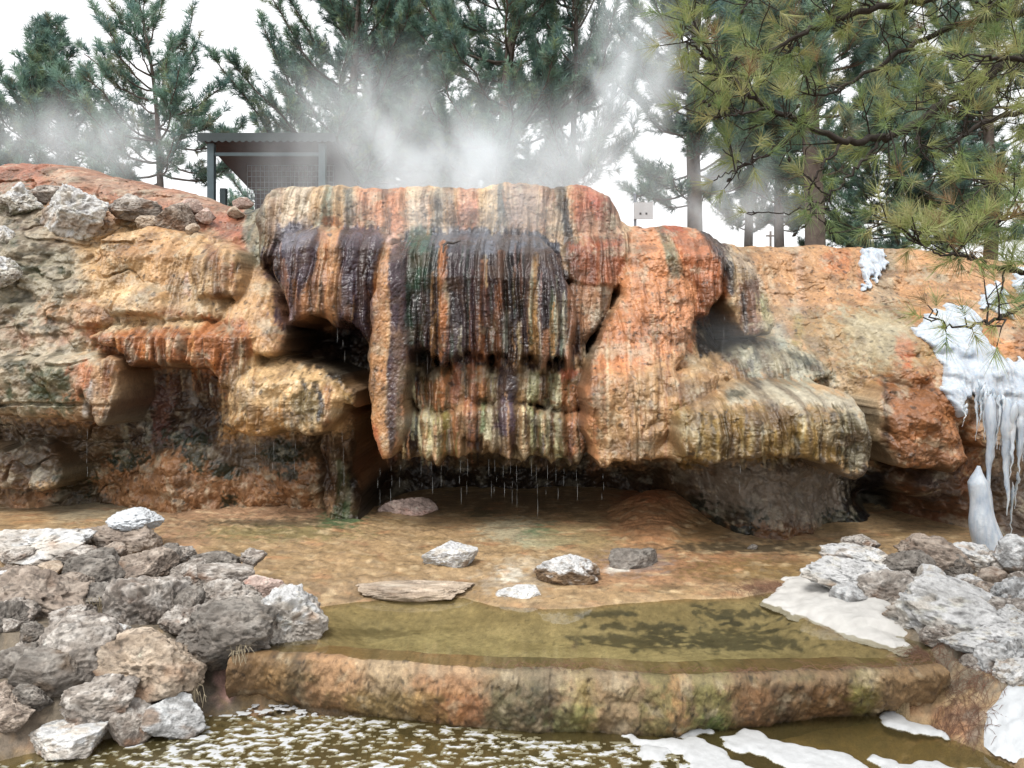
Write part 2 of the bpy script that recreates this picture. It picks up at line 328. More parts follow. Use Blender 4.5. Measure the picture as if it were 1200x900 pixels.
KNOBS = [(484, 20, 432, 470, 6.82), (500, 15, 440, 480, 6.86), (517, 25, 430, 474, 6.78), (536, 17, 422, 478, 6.80), (553, 21, 422, 478, 6.74), (566, 15, 428, 472, 6.78), (582, 13, 436, 474, 6.84), (597, 30, 418, 474, 6.68), (616, 15, 428, 472, 6.78), (628, 17, 434, 476, 6.78), (641, 12, 440, 480, 6.84), (655, 23, 438, 482, 6.74), (673, 24, 444, 486, 6.76), (668, 20, 426, 447, 6.84),
 (481, 21, 478, 543, 6.70), (500, 23, 476, 541, 6.62), (514, 15, 484, 545, 6.60), (526, 15, 480, 535, 6.66), (537, 13, 474, 541, 6.62), (551, 23, 470, 522, 6.60), (566, 12, 474, 529, 6.68), (577, 13, 472, 537, 6.62), (593, 31, 466, 541, 6.56), (613, 15, 474, 543, 6.62), (624, 13, 474, 533, 6.68), (636, 15, 480, 539, 6.62), (648, 13, 478, 535, 6.68), (660, 17, 482, 543, 6.62), (676, 21, 482, 547, 6.64)]
for kx, kw, k0, k1, kY in KNOBS:
    if k0 < 445: k0 -= 16 if kx > 530 else 5
    a_ = kw * .5; FORM.append(('knob', None, [(kx - a_, k0 + a_), (kx - a_ * .6, k0 + a_ * .35), (kx, k0), (kx + a_ * .6, k0 + a_ * .35), (kx + a_, k0 + a_), (kx + a_ * .95, k1 - a_ * 1.2), (kx + a_ * .3, k1), (kx - a_ * .4, k1 - 2), (kx - a_ * .9, k1 - a_ * 1.2)], [(k0, kY + .10), (k0 + a_ * 1.6, kY), (k1, kY - .02)], .14, a_ * .011, .05, .03, .012, .02))
def skyline_tab():
    a = [P(*s) for s in SKY]
    return np.array([p[0] for p in a]), np.array([p[2] for p in a])
_sx, _sz = skyline_tab()
def skyline(x): return np.interp(x, _sx, _sz) + .035 * perlin2(x * 3, x * 0 + .3, 5) + .018 * perlin2(x * 9, x * 0 + .7, 6)

NX, NZ = 1560, 640
gx = np.linspace(-5.9, 5.9, NX)
S = skyline(gx)
tv = np.linspace(0, 1, NZ)
X = np.repeat(gx[None], NZ, 0); Z = .15 + tv[:, None] * (S[None] - .15)
bp = [P(*b) for b in BASE]
base = RBF([p[0] for p in bp], [p[2] for p in bp], [p[1] for p in bp])
D = base(X, Z)
D += .10 * fbm3(X * 1.6, D * 1.6, Z * 1.6, 3, 3)
ident = np.zeros(X.shape, int); flute = np.full(X.shape, .015); lump = np.full(X.shape, .06)
wx = .045 * perlin2(X * 3.1, Z * 3.1, 11) + .02 * perlin2(X * 9, Z * 6, 12)
wz = .035 * perlin2(X * 3.3, Z * 3.3, 13) + .015 * perlin2(X * 9, Z * 9, 14)
hem = .9 - 1.5 * (1 - np.minimum(np.abs(perlin2(X * 5, Z * .3, 15)) * 2, 1)) ** 1.6 - 1.0 * (1 - np.minimum(np.abs(perlin2(X * 14, Z * .4, 16)) * 2, 1)) ** 1.6 + .5 * perlin2(X * 3, Z * .3, 17)
for k, (nm, lab, poly, prof, Rt, Rs, Rb, fl, lp, ho) in enumerate(FORM, 1):
    pr = [p[0] for p in prof]; py_ = [p[1] for p in prof]
    pw = []
    for (a, b) in poly:
        q = P(a, b, float(np.interp(b, pr, py_))); pw.append((q[0], q[2]))
    x0 = min(p[0] for p in pw) - .15; x1 = max(p[0] for p in pw) + .15; z0 = min(p[1] for p in pw) - .2; z1 = max(p[1] for p in pw) + .15
    c = (gx > x0) & (gx < x1)
    i0, i1 = np.where(c)[0][[0, -1]]; sl_ = np.s_[:, i0:i1 + 1]
    x = X[sl_]; z = Z[sl_]
    rel = 1 - sst(0, .6, (z - z0) / (z1 - z0))
    xq = x + wx[sl_]; zq = z + wz[sl_] - ho * hem[sl_] * rel
    sd, ox, oz = poly_sd(xq, zq, pw)
    zz = [H + (400 - a) / F * b for a, b in zip(pr, py_)]
    o_ = np.argsort(zz); Yf = np.interp(z, np.array(zz)[o_], np.array(py_)[o_])
    L = np.hypot(ox, oz) + 1e-6
    up = np.clip(oz / L, 0, 1) ** 2; dn = np.clip(-oz / L, 0, 1) ** 2; sdw = 1 - up - dn
    R = up * Rt + dn * Rb + sdw * Rs
    R = blur(R, 5)
    s = np.clip(sd / np.maximum(R, .01), 0, 1)
    Yf = Yf + R * (1 - np.sqrt(np.clip(1 - (1 - s) ** 2, 0, 1)))
    m = (sd > 0) & (Yf < D[sl_])
    D[sl_] = np.where(m, Yf, D[sl_]); ident[sl_] = np.where(m, k, ident[sl_])
    flute[sl_] = np.where(m, fl, flute[sl_]); lump[sl_] = np.where(m, lp, lump[sl_])
flute = blur(flute, 4); lump = blur(lump, 4)
# rounded rim
s = np.clip((S[None] - Z) / .3, 0, 1)
D += np.where(X < -2.7, .5, .28) * (1 - np.sqrt(1 - (1 - s) ** 2))
D = blur(D, 1)
# drapery, cauliflower lumps, nodules
xw = X + .05 * perlin2(X * 4, Z * 1.2, 21) + .015 * perlin2(X * 14, Z * 5, 22)
f1 = np.abs(perlin2(xw * 5.5, Z * .55, 23)) ** .7; f2 = np.abs(perlin2(xw * 13, Z * 1.1, 24)) ** .75; f3 = np.abs(perlin2(xw * 30, Z * 2.2, 25))
D -= 1.25 * flute * (1.2 * f1 + .9 * f2 + .22 * f3 - .8)
D -= lump * (2.0 * fbm3(X * 2.4, D * 2.4, Z * 2.4, 2, 31, True) + .55 * fbm3(X * 8, D * 8, Z * 8, 2, 41, True))
D -= .009 * fbm3(X * 24, D * 24, Z * 20, 2, 51, True) + .005 * fbm3(X * 60, D * 60, Z * 50, 2, 53) + .005 * np.abs(perlin2(X * 9, Z * 42, 52)) * sst(.01, .04, flute)
rough = sst(.1, .5, perlin2(X * .9 + 3, Z * 1.1, 55)) * sst(.02, .05, lump)
rough = np.clip(rough + sst(-3.3, -4.0, X) * .9 + sst(2.6, 3.0, X) * sst(.05, .25, lump * 3), 0, 1)
D -= .045 * rough * fbm3(X * 11, D * 11, Z * 13, 4, 61)
D += .045 * sst(-3.2, -3.9, X) * sst(.10, .0, np.abs(perlin2(X * 1.1 + .4 * perlin2(X * 4, Z * 4, 64), Z * 2.6, 63)))
Zd = Z + .012 * fbm3(X * 18, D * 18, Z * 18, 2, 71)

# ------------------------------------------------------------------ mineral colours, plus painted cave shade and sky sheen, laid out over the face
PX = 600 + F * X / D; PY = 400 - F * (Z - H) / D
PXw = PX + 6 * perlin2(X * 5, Z * 4, 81) + 3.0 * perlin2(X * 16, Z * 9, 82) + 1.5 * perlin2(X * 40, Z * 20, 83)
PYw = PY + 6 * perlin2(X * 5, Z * 5, 84) + 4 * perlin2(X * 15, Z * 13, 85)
PXs = PX + 2.6 * perlin2(X * 6, Z * 2.2, 86) + 1.8 * perlin2(X * 22, Z * 4.5, 87) + 1.5 * perlin2(X * 40, Z * 30, 187)     # wavers less: for runnels
STK = perlin2(xw * 24, Z * 1.6, 88) * .6 + perlin2(xw * 55, Z * 3, 89) * .4          # fine vertical streaking
SPK = fbm2(X * 22, Z * 22, 3, 90); FADE = perlin2(X * 9, Z * 3.5, 190) * .6 + SPK * .5
C = np.zeros(X.shape + (3,)); WET = np.zeros(X.shape)
def put(a, col, wet=None, sl_=np.s_[:, :]):
    c = np.array(lin(col)); a = np.clip(a, 0, 1)
    C[sl_] = C[sl_] * (1 - a[..., None]) + c * a[..., None]
    if wet is not None: WET[sl_] = WET[sl_] * (1 - a) + wet * a
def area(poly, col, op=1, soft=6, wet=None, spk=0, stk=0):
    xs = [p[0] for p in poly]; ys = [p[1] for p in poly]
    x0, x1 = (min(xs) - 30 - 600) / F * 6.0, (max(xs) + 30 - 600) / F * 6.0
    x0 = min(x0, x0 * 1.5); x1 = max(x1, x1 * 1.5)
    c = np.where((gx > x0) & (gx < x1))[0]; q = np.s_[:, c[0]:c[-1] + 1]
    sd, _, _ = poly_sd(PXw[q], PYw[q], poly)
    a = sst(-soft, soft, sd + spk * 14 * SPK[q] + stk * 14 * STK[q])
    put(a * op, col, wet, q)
def run(pts, col, op=1, soft=1.8, wet=None, stk=.5):
    xs = [p[0] for p in pts]
    x0, x1 = (min(xs) - 40 - 600) / F * 6.0, (max(xs) + 40 - 600) / F * 6.0
    x0 = min(x0, x0 * 1.5); x1 = max(x1, x1 * 1.5)
    c = np.where((gx > x0) & (gx < x1))[0]; q = np.s_[:, c[0]:c[-1] + 1]
    a = sst(soft, -soft, line_d(PXs[q], PY[q], pts) + stk * 5 * STK[q])
    put(a * op * (.85 + .5 * FADE[q]), col, wet, q)
def spot(x, y, rx, ry, col, op=1, wet=None, spk=.5, soft=.35):
    x0, x1 = (x - rx * 2 - 600) / F * 6.0, (x + rx * 2 - 600) / F * 6.0
    x0 = min(x0, x0 * 1.5) - .1; x1 = max(x1, x1 * 1.5) + .1
    c = np.where((gx > x0) & (gx < x1))[0]; q = np.s_[:, c[0]:c[-1] + 1]
    r = np.hypot((PXw[q] - x) / rx, (PYw[q] - y) / ry)
    put(sst(1 + soft, 1 - soft, r + spk * SPK[q]) * op, col, wet, q)
ORANGE, SALMON, TAN, CREAM, PALE = (182, 126, 82), (198, 142, 104), (186, 156, 122), (208, 184, 152), (214, 202, 186)
RUST, BROWN, OCHRE, OLIVE, DKOL = (150, 84, 48), (112, 78, 54), (168, 120, 66), (132, 112, 62), (84, 74, 44)
PURP, DKPU, BLACK, TEAL, MOSS, GREY, LGREY, WHITE, PINK, BLUEK = (98, 82, 98), (66, 54, 64), (34, 29, 28), (50, 82, 66), (58, 70, 34), (140, 130, 120), (176, 170, 160), (226, 226, 222), (196, 150, 130), (58, 60, 72)
put(np.ones(X.shape), TAN, .15)
put(sst(-.2, .5, fbm2(X * 1.6, Z * 1.6, 3, 91)) * .6, SALMON)
put(sst(.0, .6, fbm2(X * 3.5, Z * 3, 3, 92)) * .5, CREAM)
# rim slope at the left
area([(-80, 150), (0, 170), (150, 195), (295, 235), (295, 300), (240, 275), (120, 240), (60, 235), (-80, 240)], (172, 118, 92), .9, 8, .1, 1)
area([(-80, 170), (60, 180), (40, 225), (-80, 230)], (166, 104, 78), .7, 6, .1, 1)
run([(60, 205, 8), (160, 222, 5), (285, 252, 5)], (176, 150, 134), .8, 6, .1, 1)
area([(230, 250), (285, 246), (290, 300), (262, 282)], (178, 112, 86), .8, 6, .1, 1)
area([(-80, 220), (30, 215), (55, 260), (100, 300), (60, 350), (30, 420), (-80, 420)], (150, 136, 122), .85, 8, .05, 1.6)
area([(-80, 255), (20, 250), (60, 290), (110, 300), (60, 320), (-80, 330)], (96, 76, 60), .7, 6, .1, 1.6)
area([(-80, 300), (90, 300), (95, 335), (60, 380), (-80, 400)], (166, 156, 142), .8, 8, .05, 1.4)
for a in ((28, 315, 18, 10), (60, 300, 14, 8), (45, 332, 9, 7), (10, 280, 12, 12), (8, 350, 12, 10), (20, 385, 12, 7), (78, 318, 10, 5)): spot(*a, MOSS, .8, .1, 1)
area([(-80, 385), (60, 378), (120, 398), (60, 412), (-80, 418)], (160, 116, 96), .7, 6, .1, 1.2)
# the tan slope
area([(90, 300), (125, 266), (205, 266), (280, 285), (285, 350), (200, 350), (110, 345)], (196, 158, 112), .75, 8, .15, .8)
run([(120, 300, 6), (170, 290, 10), (200, 300, 8)], (172, 122, 70), .5, 6, .15)
run([(245, 290, 6), (262, 320, 10), (255, 345, 6)], (156, 100, 54), .7, 5, .2, 1)
run([(272, 310, 3), (274, 345, 4)], (150, 90, 50), .7, 3, .2)
spot(175, 356, 12, 14, (150, 118, 70), .7); spot(140, 352, 26, 16, (206, 176, 138), .7)
run([(216, 322, 3), (219, 345, 3)], (214, 178, 170), .8, 2)
area([(40, 350), (100, 345), (140, 380), (90, 390), (50, 380)], (192, 140, 96), .7, 8, .1, 1)
run([(50, 376, 3), (100, 382, 3), (150, 376, 3)], RUST, .8, 3, .1, 1)
run([(282, 312, 5), (280, 340, 5)], BLACK, .95, 3, .6); run([(291, 306, 3), (288, 338, 3)], (120, 124, 140), .8, 2, .7)
# neck, bulge, ledge
area([(285, 300), (320, 330), (336, 400), (300, 420), (255, 390), (270, 350)], (200, 160, 116), .8, 7, .2, .8)
run([(325, 350, 4), (333, 395, 5)], (152, 96, 52), .7, 4, .2); spot(312, 385, 18, 18, (170, 128, 84), .6)
area([(95, 392), (200, 368), (285, 375), (300, 420), (262, 470), (150, 440)], (176, 112, 58), .9, 6, .3, .5, .8)
run([(120, 384, 6), (180, 376, 7), (230, 378, 6)], (212, 184, 146), .9, 5, .15)
for a in ((140, 400, 138, 428, 5), (168, 396, 165, 432, 4), (196, 398, 200, 428, 4), (222, 400, 226, 436, 6), (252, 410, 248, 444, 6)): run([(a[0], a[1], 2), (a[2], a[3], a[4])], (196, 128, 58), .75, 3, .4)
for a in ((180, 395, 182, 420, 2), (210, 390, 212, 430, 3), (236, 396, 236, 432, 2.5), (262, 400, 262, 440, 2)): run([(a[0], a[1], 1), (a[2], a[3], a[4])], (96, 62, 36), .75, 2, .4)
run([(150, 402, 4), (158, 420, 3)], (206, 196, 186), .6, 2); run([(186, 408, 2), (188, 425, 3)], (214, 206, 196), .6, 2)
run([(270, 385, 3), (274, 410, 2), (271, 440, 2)], (70, 58, 46), .7, 2, .2, 1)
area([(262, 440), (300, 412), (390, 436), (415, 470), (395, 510), (255, 515)], (206, 172, 128), .85, 7, .2, .9)
area([(255, 490), (330, 478), (345, 512), (300, 520), (250, 516)], (176, 130, 66), .8, 7, .4, .5, 1)
area([(340, 460), (372, 450), (380, 490), (360, 505), (345, 495)], (112, 96, 54), .75, 6, .35, 1)
run([(352, 442, 2), (360, 455, 2)], BLACK, .8, 2); run([(371, 452, 3), (377, 475, 3), (374, 492, 2)], BLUEK, .9, 2, .6)
run([(395, 446, 5), (412, 470, 5)], (156, 124, 62), .7, 4, .3); run([(383, 455, 4), (386, 500, 4)], (186, 128, 84), .7, 3, .3)
run([(340, 495, 4), (343, 515, 3)], (196, 186, 176), .7, 3, .3)
# dark recess on the left
area([(-80, 488), (95, 496), (150, 450), (250, 470), (260, 515), (400, 512), (440, 520), (440, 580), (300, 565), (150, 560), (-80, 575)], (74, 58, 46), .8, 10, .5, 1)  # wet rock, with the recess shade painted into its colour
area([(135, 420), (260, 440), (262, 505), (210, 530), (150, 520)], (70, 54, 48), .8, 8, .5, 1)  # hollow under the ledge: wet rock plus painted shade
area([(178, 455), (205, 445), (202, 515), (178, 518)], (120, 80, 72), .8, 5, .3, 1)
run([(160, 436, 6), (158, 465, 6), (164, 500, 3)], (178, 170, 164), .9, 3, .5, 1); run([(174, 482, 3), (173, 515, 5)], (150, 148, 140), .8, 3, .4, 1.2)
run([(222, 440, 4), (225, 470, 5)], (160, 152, 152), .85, 3, .5); run([(247, 450, 2), (248, 462, 2)], WHITE, .7, 2)
run([(146, 430, 7), (148, 470, 6)], (150, 112, 62), .8, 4, .3)
run([(148, 490, 3), (150, 520, 3)], (140, 138, 128), .7, 3, .4, 1)
area([(20, 520), (60, 512), (68, 560), (30, 575), (15, 550)], (120, 110, 102), .8, 6, .2, 1.3)
area([(-80, 540), (15, 535), (40, 560), (20, 580), (-80, 580)], (120, 88, 62), .7, 6, .2, 1)
area([(120, 545), (200, 530), (232, 520), (245, 560), (300, 555), (370, 540), (372, 610), (110, 610), (100, 575)], (166, 120, 78), .9, 8, .2, 1.2)
area([(60, 575), (120, 570), (135, 610), (60, 612)], (84, 76, 58), .8, 6, .3, 1.2)
for a in ((60, 445, 30, 22), (40, 470, 26, 14), (72, 475, 12, 12), (55, 430, 14, 8)): spot(*a, (62, 74, 34), .85, .15, 1.4)
for a in ((88, 565, 22, 18), (230, 525, 14, 22), (262, 552, 14, 8), (338, 555, 12, 6), (268, 596, 10, 16), (330, 530, 20, 10), (150, 540, 22, 10), (205, 512, 14, 8)): spot(*a, (44, 58, 30), .85, .3, 1.4)
area([(-80, 408), (110, 410), (116, 425), (60, 430), (-80, 430)], (180, 168, 156), .8, 5, .1, 1)
area([(-80, 430), (40, 425), (45, 490), (-80, 490)], (150, 138, 124), .6, 7, .1, 1.6)
spot(66, 466, 7, 11, (190, 186, 178), .85, .1, .8); run([(5, 420, 2), (12, 450, 3), (6, 480, 2)], (70, 58, 48), .8, 3, .1, 1.5)
area([(76, 430), (100, 420), (112, 440), (84, 476), (78, 462)], (190, 122, 78), .9, 4, .2, .4, .5)
run([(130, 425, 5), (124, 460, 5), (112, 496, 3)], (168, 112, 46), .9, 3, .4); run([(107, 448, 4), (100, 490, 4)], (204, 200, 204), .9, 2.5, .5)
run([(384, 500, 6), (382, 545, 7), (396, 590, 8)], (104, 74, 48), .9, 5, .4, 1); run([(400, 545, 5), (404, 590, 9)], (106, 120, 88), .85, 4, .4, 1); spot(402, 604, 18, 12, (70, 98, 62), .85, .3, 1)
# upper tier
run([(300, 226, 12), (299, 300, 12)], (112, 116, 104), .85, 5, .3, 1); run([(291, 240, 4), (289, 280, 5)], (96, 108, 98), .7, 3, .3)
run([(322, 225, 12), (318, 262, 10)], (178, 152, 136), .9, 6, .2, .8); run([(350, 222, 16), (345, 262, 16)], (206, 192, 180), .9, 6, .2, .8)
run([(386, 222, 5), (378, 262, 8)], (150, 158, 148), .8, 4, .3); run([(408, 225, 5), (412, 262, 5)], (104, 104, 96), .85, 4, .3)
run([(446, 224, 30), (446, 272, 30)], (200, 138, 100), .95, 6, .2, .6); run([(488, 224, 12), (490, 272, 14)], (208, 180, 160), .9, 5, .2)
run([(514, 226, 6), (512, 272, 6)], (140, 140, 142), .85, 4, .35); run([(526, 226, 4), (526, 270, 4)], (198, 170, 152), .9, 3, .2)
run([(548, 226, 12), (546, 272, 12)], (196, 134, 112), .95, 4, .2); run([(572, 216, 12), (572, 268, 11)], (206, 178, 146), .95, 4, .2)
run([(588, 218, 4), (589, 275, 4)], (84, 94, 98), .95, 2, .5); run([(614, 220, 20), (612, 272, 18)], (170, 142, 132), .95, 4, .25)
run([(640, 222, 6), (638, 262, 6)], (190, 154, 140), .9, 3, .2); run([(655, 222, 10), (658, 262, 9)], (112, 112, 112), .9, 4, .4)
run([(690, 224, 22), (702, 266, 26)], (176, 106, 80), .95, 6, .2, .7); run([(648, 256, 10), (650, 284, 8)], (206, 178, 152), .9, 4, .2)
run([(664, 236, 5), (668, 278, 6), (671, 300, 8), (672, 318, 4)], (56, 60, 70), .95, 3, .7)
run([(700, 262, 20), (730, 268, 10)], (192, 168, 150), .6, 5, .2, 1.4); spot(702, 244, 12, 14, (160, 82, 56), .7)
area([(664, 285), (735, 278), (740, 320), (716, 342), (664, 336)], (164, 96, 66), .85, 6, .3, .5, .8)
run([(690, 300, 3), (692, 330, 3)], (110, 58, 40), .7, 3, .4); run([(708, 300, 3), (712, 332, 3)], (190, 120, 80), .7, 3, .4); run([(736, 290, 4), (734, 330, 4)], (150, 130, 90), .7, 3, .3)
area([(660, 330), (722, 332), (700, 395), (660, 436)], (176, 132, 104), .85, 6, .3, .8, .6); run([(712, 345, 6), (696, 385, 6)], (170, 160, 150), .7, 4, .3, 1)
# purple dome
area([(308, 300), (326, 264), (440, 264), (458, 280), (438, 420), (325, 385)], PURP, .96, 4, .85, .3, .5)
area([(315, 285), (330, 265), (362, 262), (360, 282), (330, 300)], (124, 124, 142), .7, 9, .9, .5)  # sky sheen on the dome's crown, painted into the colour
run([(388, 266, 13), (384, 320, 16), (372, 352, 20), (370, 386, 22)], (192, 138, 92), .97, 3, .3, .6)
run([(388, 270, 6), (392, 330, 6), (392, 385, 4)], (206, 158, 104), .6, 4, .35, .8); run([(364, 330, 2), (366, 376, 2)], (80, 54, 44), .8, 2, .5); run([(378, 335, 1.5), (380, 380, 1.5)], (88, 60, 44), .8, 2, .5)
run([(345, 330, 3), (348, 375, 4)], (176, 122, 80), .85, 2, .4); run([(333, 305, 2), (338, 375, 3)], (164, 116, 92), .8, 2, .4)
run([(326, 300, 4), (330, 370, 4)], DKPU, .7, 3, .8); run([(412, 290, 8), (414, 390, 5)], (76, 58, 80), .8, 4, .85); run([(432, 300, 6), (428, 390, 5)], (60, 46, 62), .8, 4, .85)
run([(406, 360, 3), (408, 390, 2)], (150, 104, 76), .7, 2, .4)
# the cave under it, its shade painted as near-black rock
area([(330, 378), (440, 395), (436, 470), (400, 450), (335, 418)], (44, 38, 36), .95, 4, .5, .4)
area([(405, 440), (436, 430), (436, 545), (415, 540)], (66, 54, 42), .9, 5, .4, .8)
# central curtain
area([(440, 300), (455, 276), (530, 268), (630, 270), (656, 286), (684, 390), (668, 440), (600, 430), (478, 432)], (82, 68, 76), .97, 3, .85, .2, .6)
area([(470, 272), (530, 268), (640, 272), (656, 290), (620, 300), (560, 296), (480, 292)], (122, 126, 142), .75, 8, .9, .8)  # pale sky reflection along the curtain top, painted as colour
run([(452, 288, 5), (447, 330, 9), (443, 420, 9), (441, 480, 10), (448, 545, 10)], (196, 144, 94), .97, 3, .35, .4)
run([(456, 278, 7), (462, 292, 6)], (206, 172, 162), .85, 4, .4)
run([(466, 296, 9), (467, 350, 10), (465, 430, 10), (462, 500, 8), (458, 545, 4)], (88, 62, 76), .95, 2.5, .8, .5)
run([(474, 465, 4), (472, 500, 5), (464, 535, 4)], (190, 130, 82), .9, 2.5, .4); run([(436, 500, 4), (446, 546, 5)], (190, 106, 56), .8, 3, .4)
run([(440, 430, 1.2), (438, 470, 1.2)], (90, 74, 46), .8, 2, .4); run([(458, 480, 3), (458, 525, 4)], (70, 50, 46), .6, 3, .6)
run([(492, 278, 14), (486, 320, 12), (481, 400, 5)], (52, 100, 76), .95, 4, .8, 1.2); run([(505, 296, 8), (500, 340, 6), (497, 380, 3)], (56, 84, 74), .6, 4, .8, 1.2)
run([(492, 352, 12), (493, 400, 11)], (78, 60, 68), .85, 4, .8, 1); run([(478, 330, 3), (478, 410, 3)], (40, 50, 42), .7, 2, .8)
run([(511, 310, 3), (511, 400, 3)], (36, 32, 34), .8, 2, .8)
run([(520, 286, 4), (519, 340, 5), (518, 395, 5), (516, 420, 3)], (190, 126, 72), .96, 2, .4, .4); run([(523, 330, 1.5), (525, 380, 2)], (206, 190, 170), .7, 2, .4)
run([(540, 290, 12), (540, 340, 12), (536, 400, 8)], (92, 78, 84), .8, 4, .8, 1); run([(553, 320, 4), (552, 420, 4)], (108, 72, 76), .85, 2, .7)
run([(569, 306, 3), (567, 350, 4), (563, 420, 5)], (182, 120, 72), .95, 2, .4); run([(570, 300, 1.5), (570, 335, 2)], (206, 186, 146), .8, 2, .4)
run([(585, 296, 3), (584, 355, 3), (577, 400, 4)], (150, 98, 60), .9, 2, .4); run([(560, 360, 3), (556, 424, 3)], (140, 86, 62), .85, 2, .5)
run([(577, 300, 3), (576, 350, 3)], (60, 34, 34), .8, 2, .7)
run([(597, 305, 7), (598, 420, 6)], (42, 34, 40), .85, 3, .85); run([(612, 300, 4), (611, 370, 4)], (40, 50, 42), .8, 2, .8)
run([(592, 365, 3), (591, 410, 3)], (176, 172, 164), .9, 2, .4); run([(610, 378, 3), (609, 424, 3)], (170, 150, 112), .9, 2, .4)
run([(627, 300, 4), (626, 360, 5), (627, 424, 4)], (176, 136, 78), .96, 2, .4); run([(604, 315, 1), (602, 360, 1)], (170, 128, 90), .8, 1.5, .4)
run([(640, 345, 6), (638, 410, 5)], (62, 48, 54), .8, 3, .8); run([(641, 390, 4), (639, 432, 4)], (186, 130, 86), .9, 2, .4)
for i, x in enumerate((646, 650, 655, 660, 664)): run([(x, 340 + 7 * (i % 3), 1.2), (x + 1 - i % 2, 415 - 8 * (i % 2), 1.6)], (184, 178, 160) if i % 2 else (120, 122, 100), .85, 1.6, .4)
run([(672, 340, 6), (670, 400, 6), (664, 432, 4)], (184, 132, 96), .85, 3, .35, 1)
run([(516, 415, 3), (517, 424, 1)], (196, 130, 72), .8, 2, .4)
area([(572, 385), (590, 378), (588, 432), (570, 436)], (118, 78, 50), .9, 3, .4)
# lower hem
area([(470, 430), (690, 430), (692, 552), (466, 552)], (120, 98, 70), .8, 5, .4, .8, 1)
run([(484, 440, 8), (483, 460, 8)], (44, 40, 56), .95, 3, .9); run([(496, 440, 5), (500, 470, 4)], (110, 92, 60), .8, 3, .4)
area([(505, 445), (530, 432), (530, 470), (508, 478)], (180, 122, 70), .9, 4, .35, 0, .8)
run([(536, 430, 5), (534, 470, 5)], (168, 112, 88), .9, 2, .4); run([(544, 430, 2), (544, 470, 2)], BLACK, .8, 2, .5); run([(553, 430, 5), (552, 470, 6)], (180, 124, 98), .9, 2, .4); run([(563, 432, 4), (563, 462, 5)], (196, 134, 78), .9, 2, .4)
run([(575, 440, 3), (577, 462, 4)], (176, 164, 130), .8, 2, .4); run([(596, 436, 11), (596, 464, 12)], (70, 56, 74), .97, 3, .9)
run([(614, 436, 4), (613, 466, 5)], (176, 140, 96), .9, 2, .4); run([(626, 440, 6), (625, 466, 6)], (150, 146, 108), .9, 2, .4, 1); run([(638, 440, 2), (637, 475, 2)], BLACK, .8, 2, .5)
area([(640, 444), (660, 440), (668, 470), (645, 480)], (150, 146, 120), .85, 4, .35, 1.4); area([(660, 445), (682, 455), (680, 484), (660, 480)], (172, 116, 70), .85, 4, .35, .8)
spot(668, 438, 10, 8, (176, 104, 70), .9, .35, .4)
run([(482, 492, 8), (486, 505, 7)], (128, 136, 138), .9, 3, .7); run([(482, 515, 8), (484, 540, 7)], (62, 50, 56), .9, 3, .8)
run([(502, 484, 9), (506, 530, 8)], (196, 184, 134), .9, 3, .35, 1); run([(510, 500, 3), (508, 536, 4)], (206, 164, 132), .85, 2, .35); run([(522, 486, 4), (521, 530, 4)], (140, 132, 62), .85, 2, .35)
run([(533, 478, 4), (535, 535, 4)], (184, 126, 84), .9, 2, .35); run([(550, 474, 9), (556, 520, 6)], (180, 122, 90), .9, 3, .35); run([(549, 505, 4), (548, 515, 4)], (40, 36, 40), .9, 2, .5)
run([(566, 474, 3), (566, 505, 3)], (150, 170, 130), .85, 2, .4); run([(575, 474, 3), (572, 512, 4)], (206, 196, 168), .85, 2, .35)
run([(592, 478, 11), (592, 500, 12)], (108, 92, 112), .96, 3, .9); run([(582, 505, 3), (582, 535, 3)], (170, 150, 130), .8, 2, .4); run([(600, 505, 4), (600, 535, 3)], (88, 60, 66), .85, 2, .6)
run([(613, 480, 4), (613, 535, 4)], (184, 150, 112), .9, 2, .35); run([(622, 478, 3), (624, 525, 4)], (170, 172, 134), .85, 2, .35); run([(634, 486, 4), (636, 530, 5)], (116, 120, 78), .85, 2, .35, 1)
run([(642, 484, 2), (641, 532, 3)], (200, 190, 160), .85, 2, .35); run([(647, 480, 2), (648, 525, 2)], (40, 38, 44), .85, 2, .5); run([(654, 490, 4), (654, 535, 4)], (136, 140, 104), .85, 2, .35, 1); run([(670, 486, 7), (670, 530, 6)], (188, 128, 82), .9, 3, .35, 1)
# the cave behind the drips and the cleft beside it, shade painted dark
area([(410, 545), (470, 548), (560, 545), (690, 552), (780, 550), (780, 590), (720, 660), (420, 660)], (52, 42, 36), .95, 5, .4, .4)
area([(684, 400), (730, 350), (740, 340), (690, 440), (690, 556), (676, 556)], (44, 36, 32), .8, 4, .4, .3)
# orange cascade
area([(734, 300), (744, 258), (790, 262), (826, 370), (800, 440), (812, 550), (690, 556), (682, 452), (712, 380)], (200, 140, 96), .96, 5, .25, .3)
area([(700, 440), (780, 425), (800, 480), (790, 550), (710, 545)], (188, 146, 102), .7, 9, .25, 1); area([(690, 500), (720, 480), (735, 548), (700, 556)], (168, 116, 60), .7, 7, .35, 1)
run([(700, 455, 5), (708, 490, 5)], (206, 196, 186), .6, 4, .3, 1.3); run([(765, 515, 3), (766, 545, 4)], (206, 184, 170), .7, 3, .3)
run([(776, 262, 6), (786, 290, 9), (792, 320, 7)], (128, 134, 116), .9, 4, .3, 1); run([(750, 265, 8), (745, 300, 5)], (204, 150, 122), .7, 5, .2)
run([(765, 430, 9), (775, 470, 7)], (200, 160, 120), .6, 7, .25); spot(745, 395, 22, 30, (200, 140, 104), .5)
area([(772, 262), (820, 260), (850, 280), (853, 345), (825, 378), (800, 300)], (182, 114, 72), .9, 5, .25, .5)
area([(815, 330), (850, 320), (848, 365), (818, 378)], (146, 92, 52), .85, 5, .35, 0, 1); spot(790, 268, 14, 6, (188, 100, 62), .8)
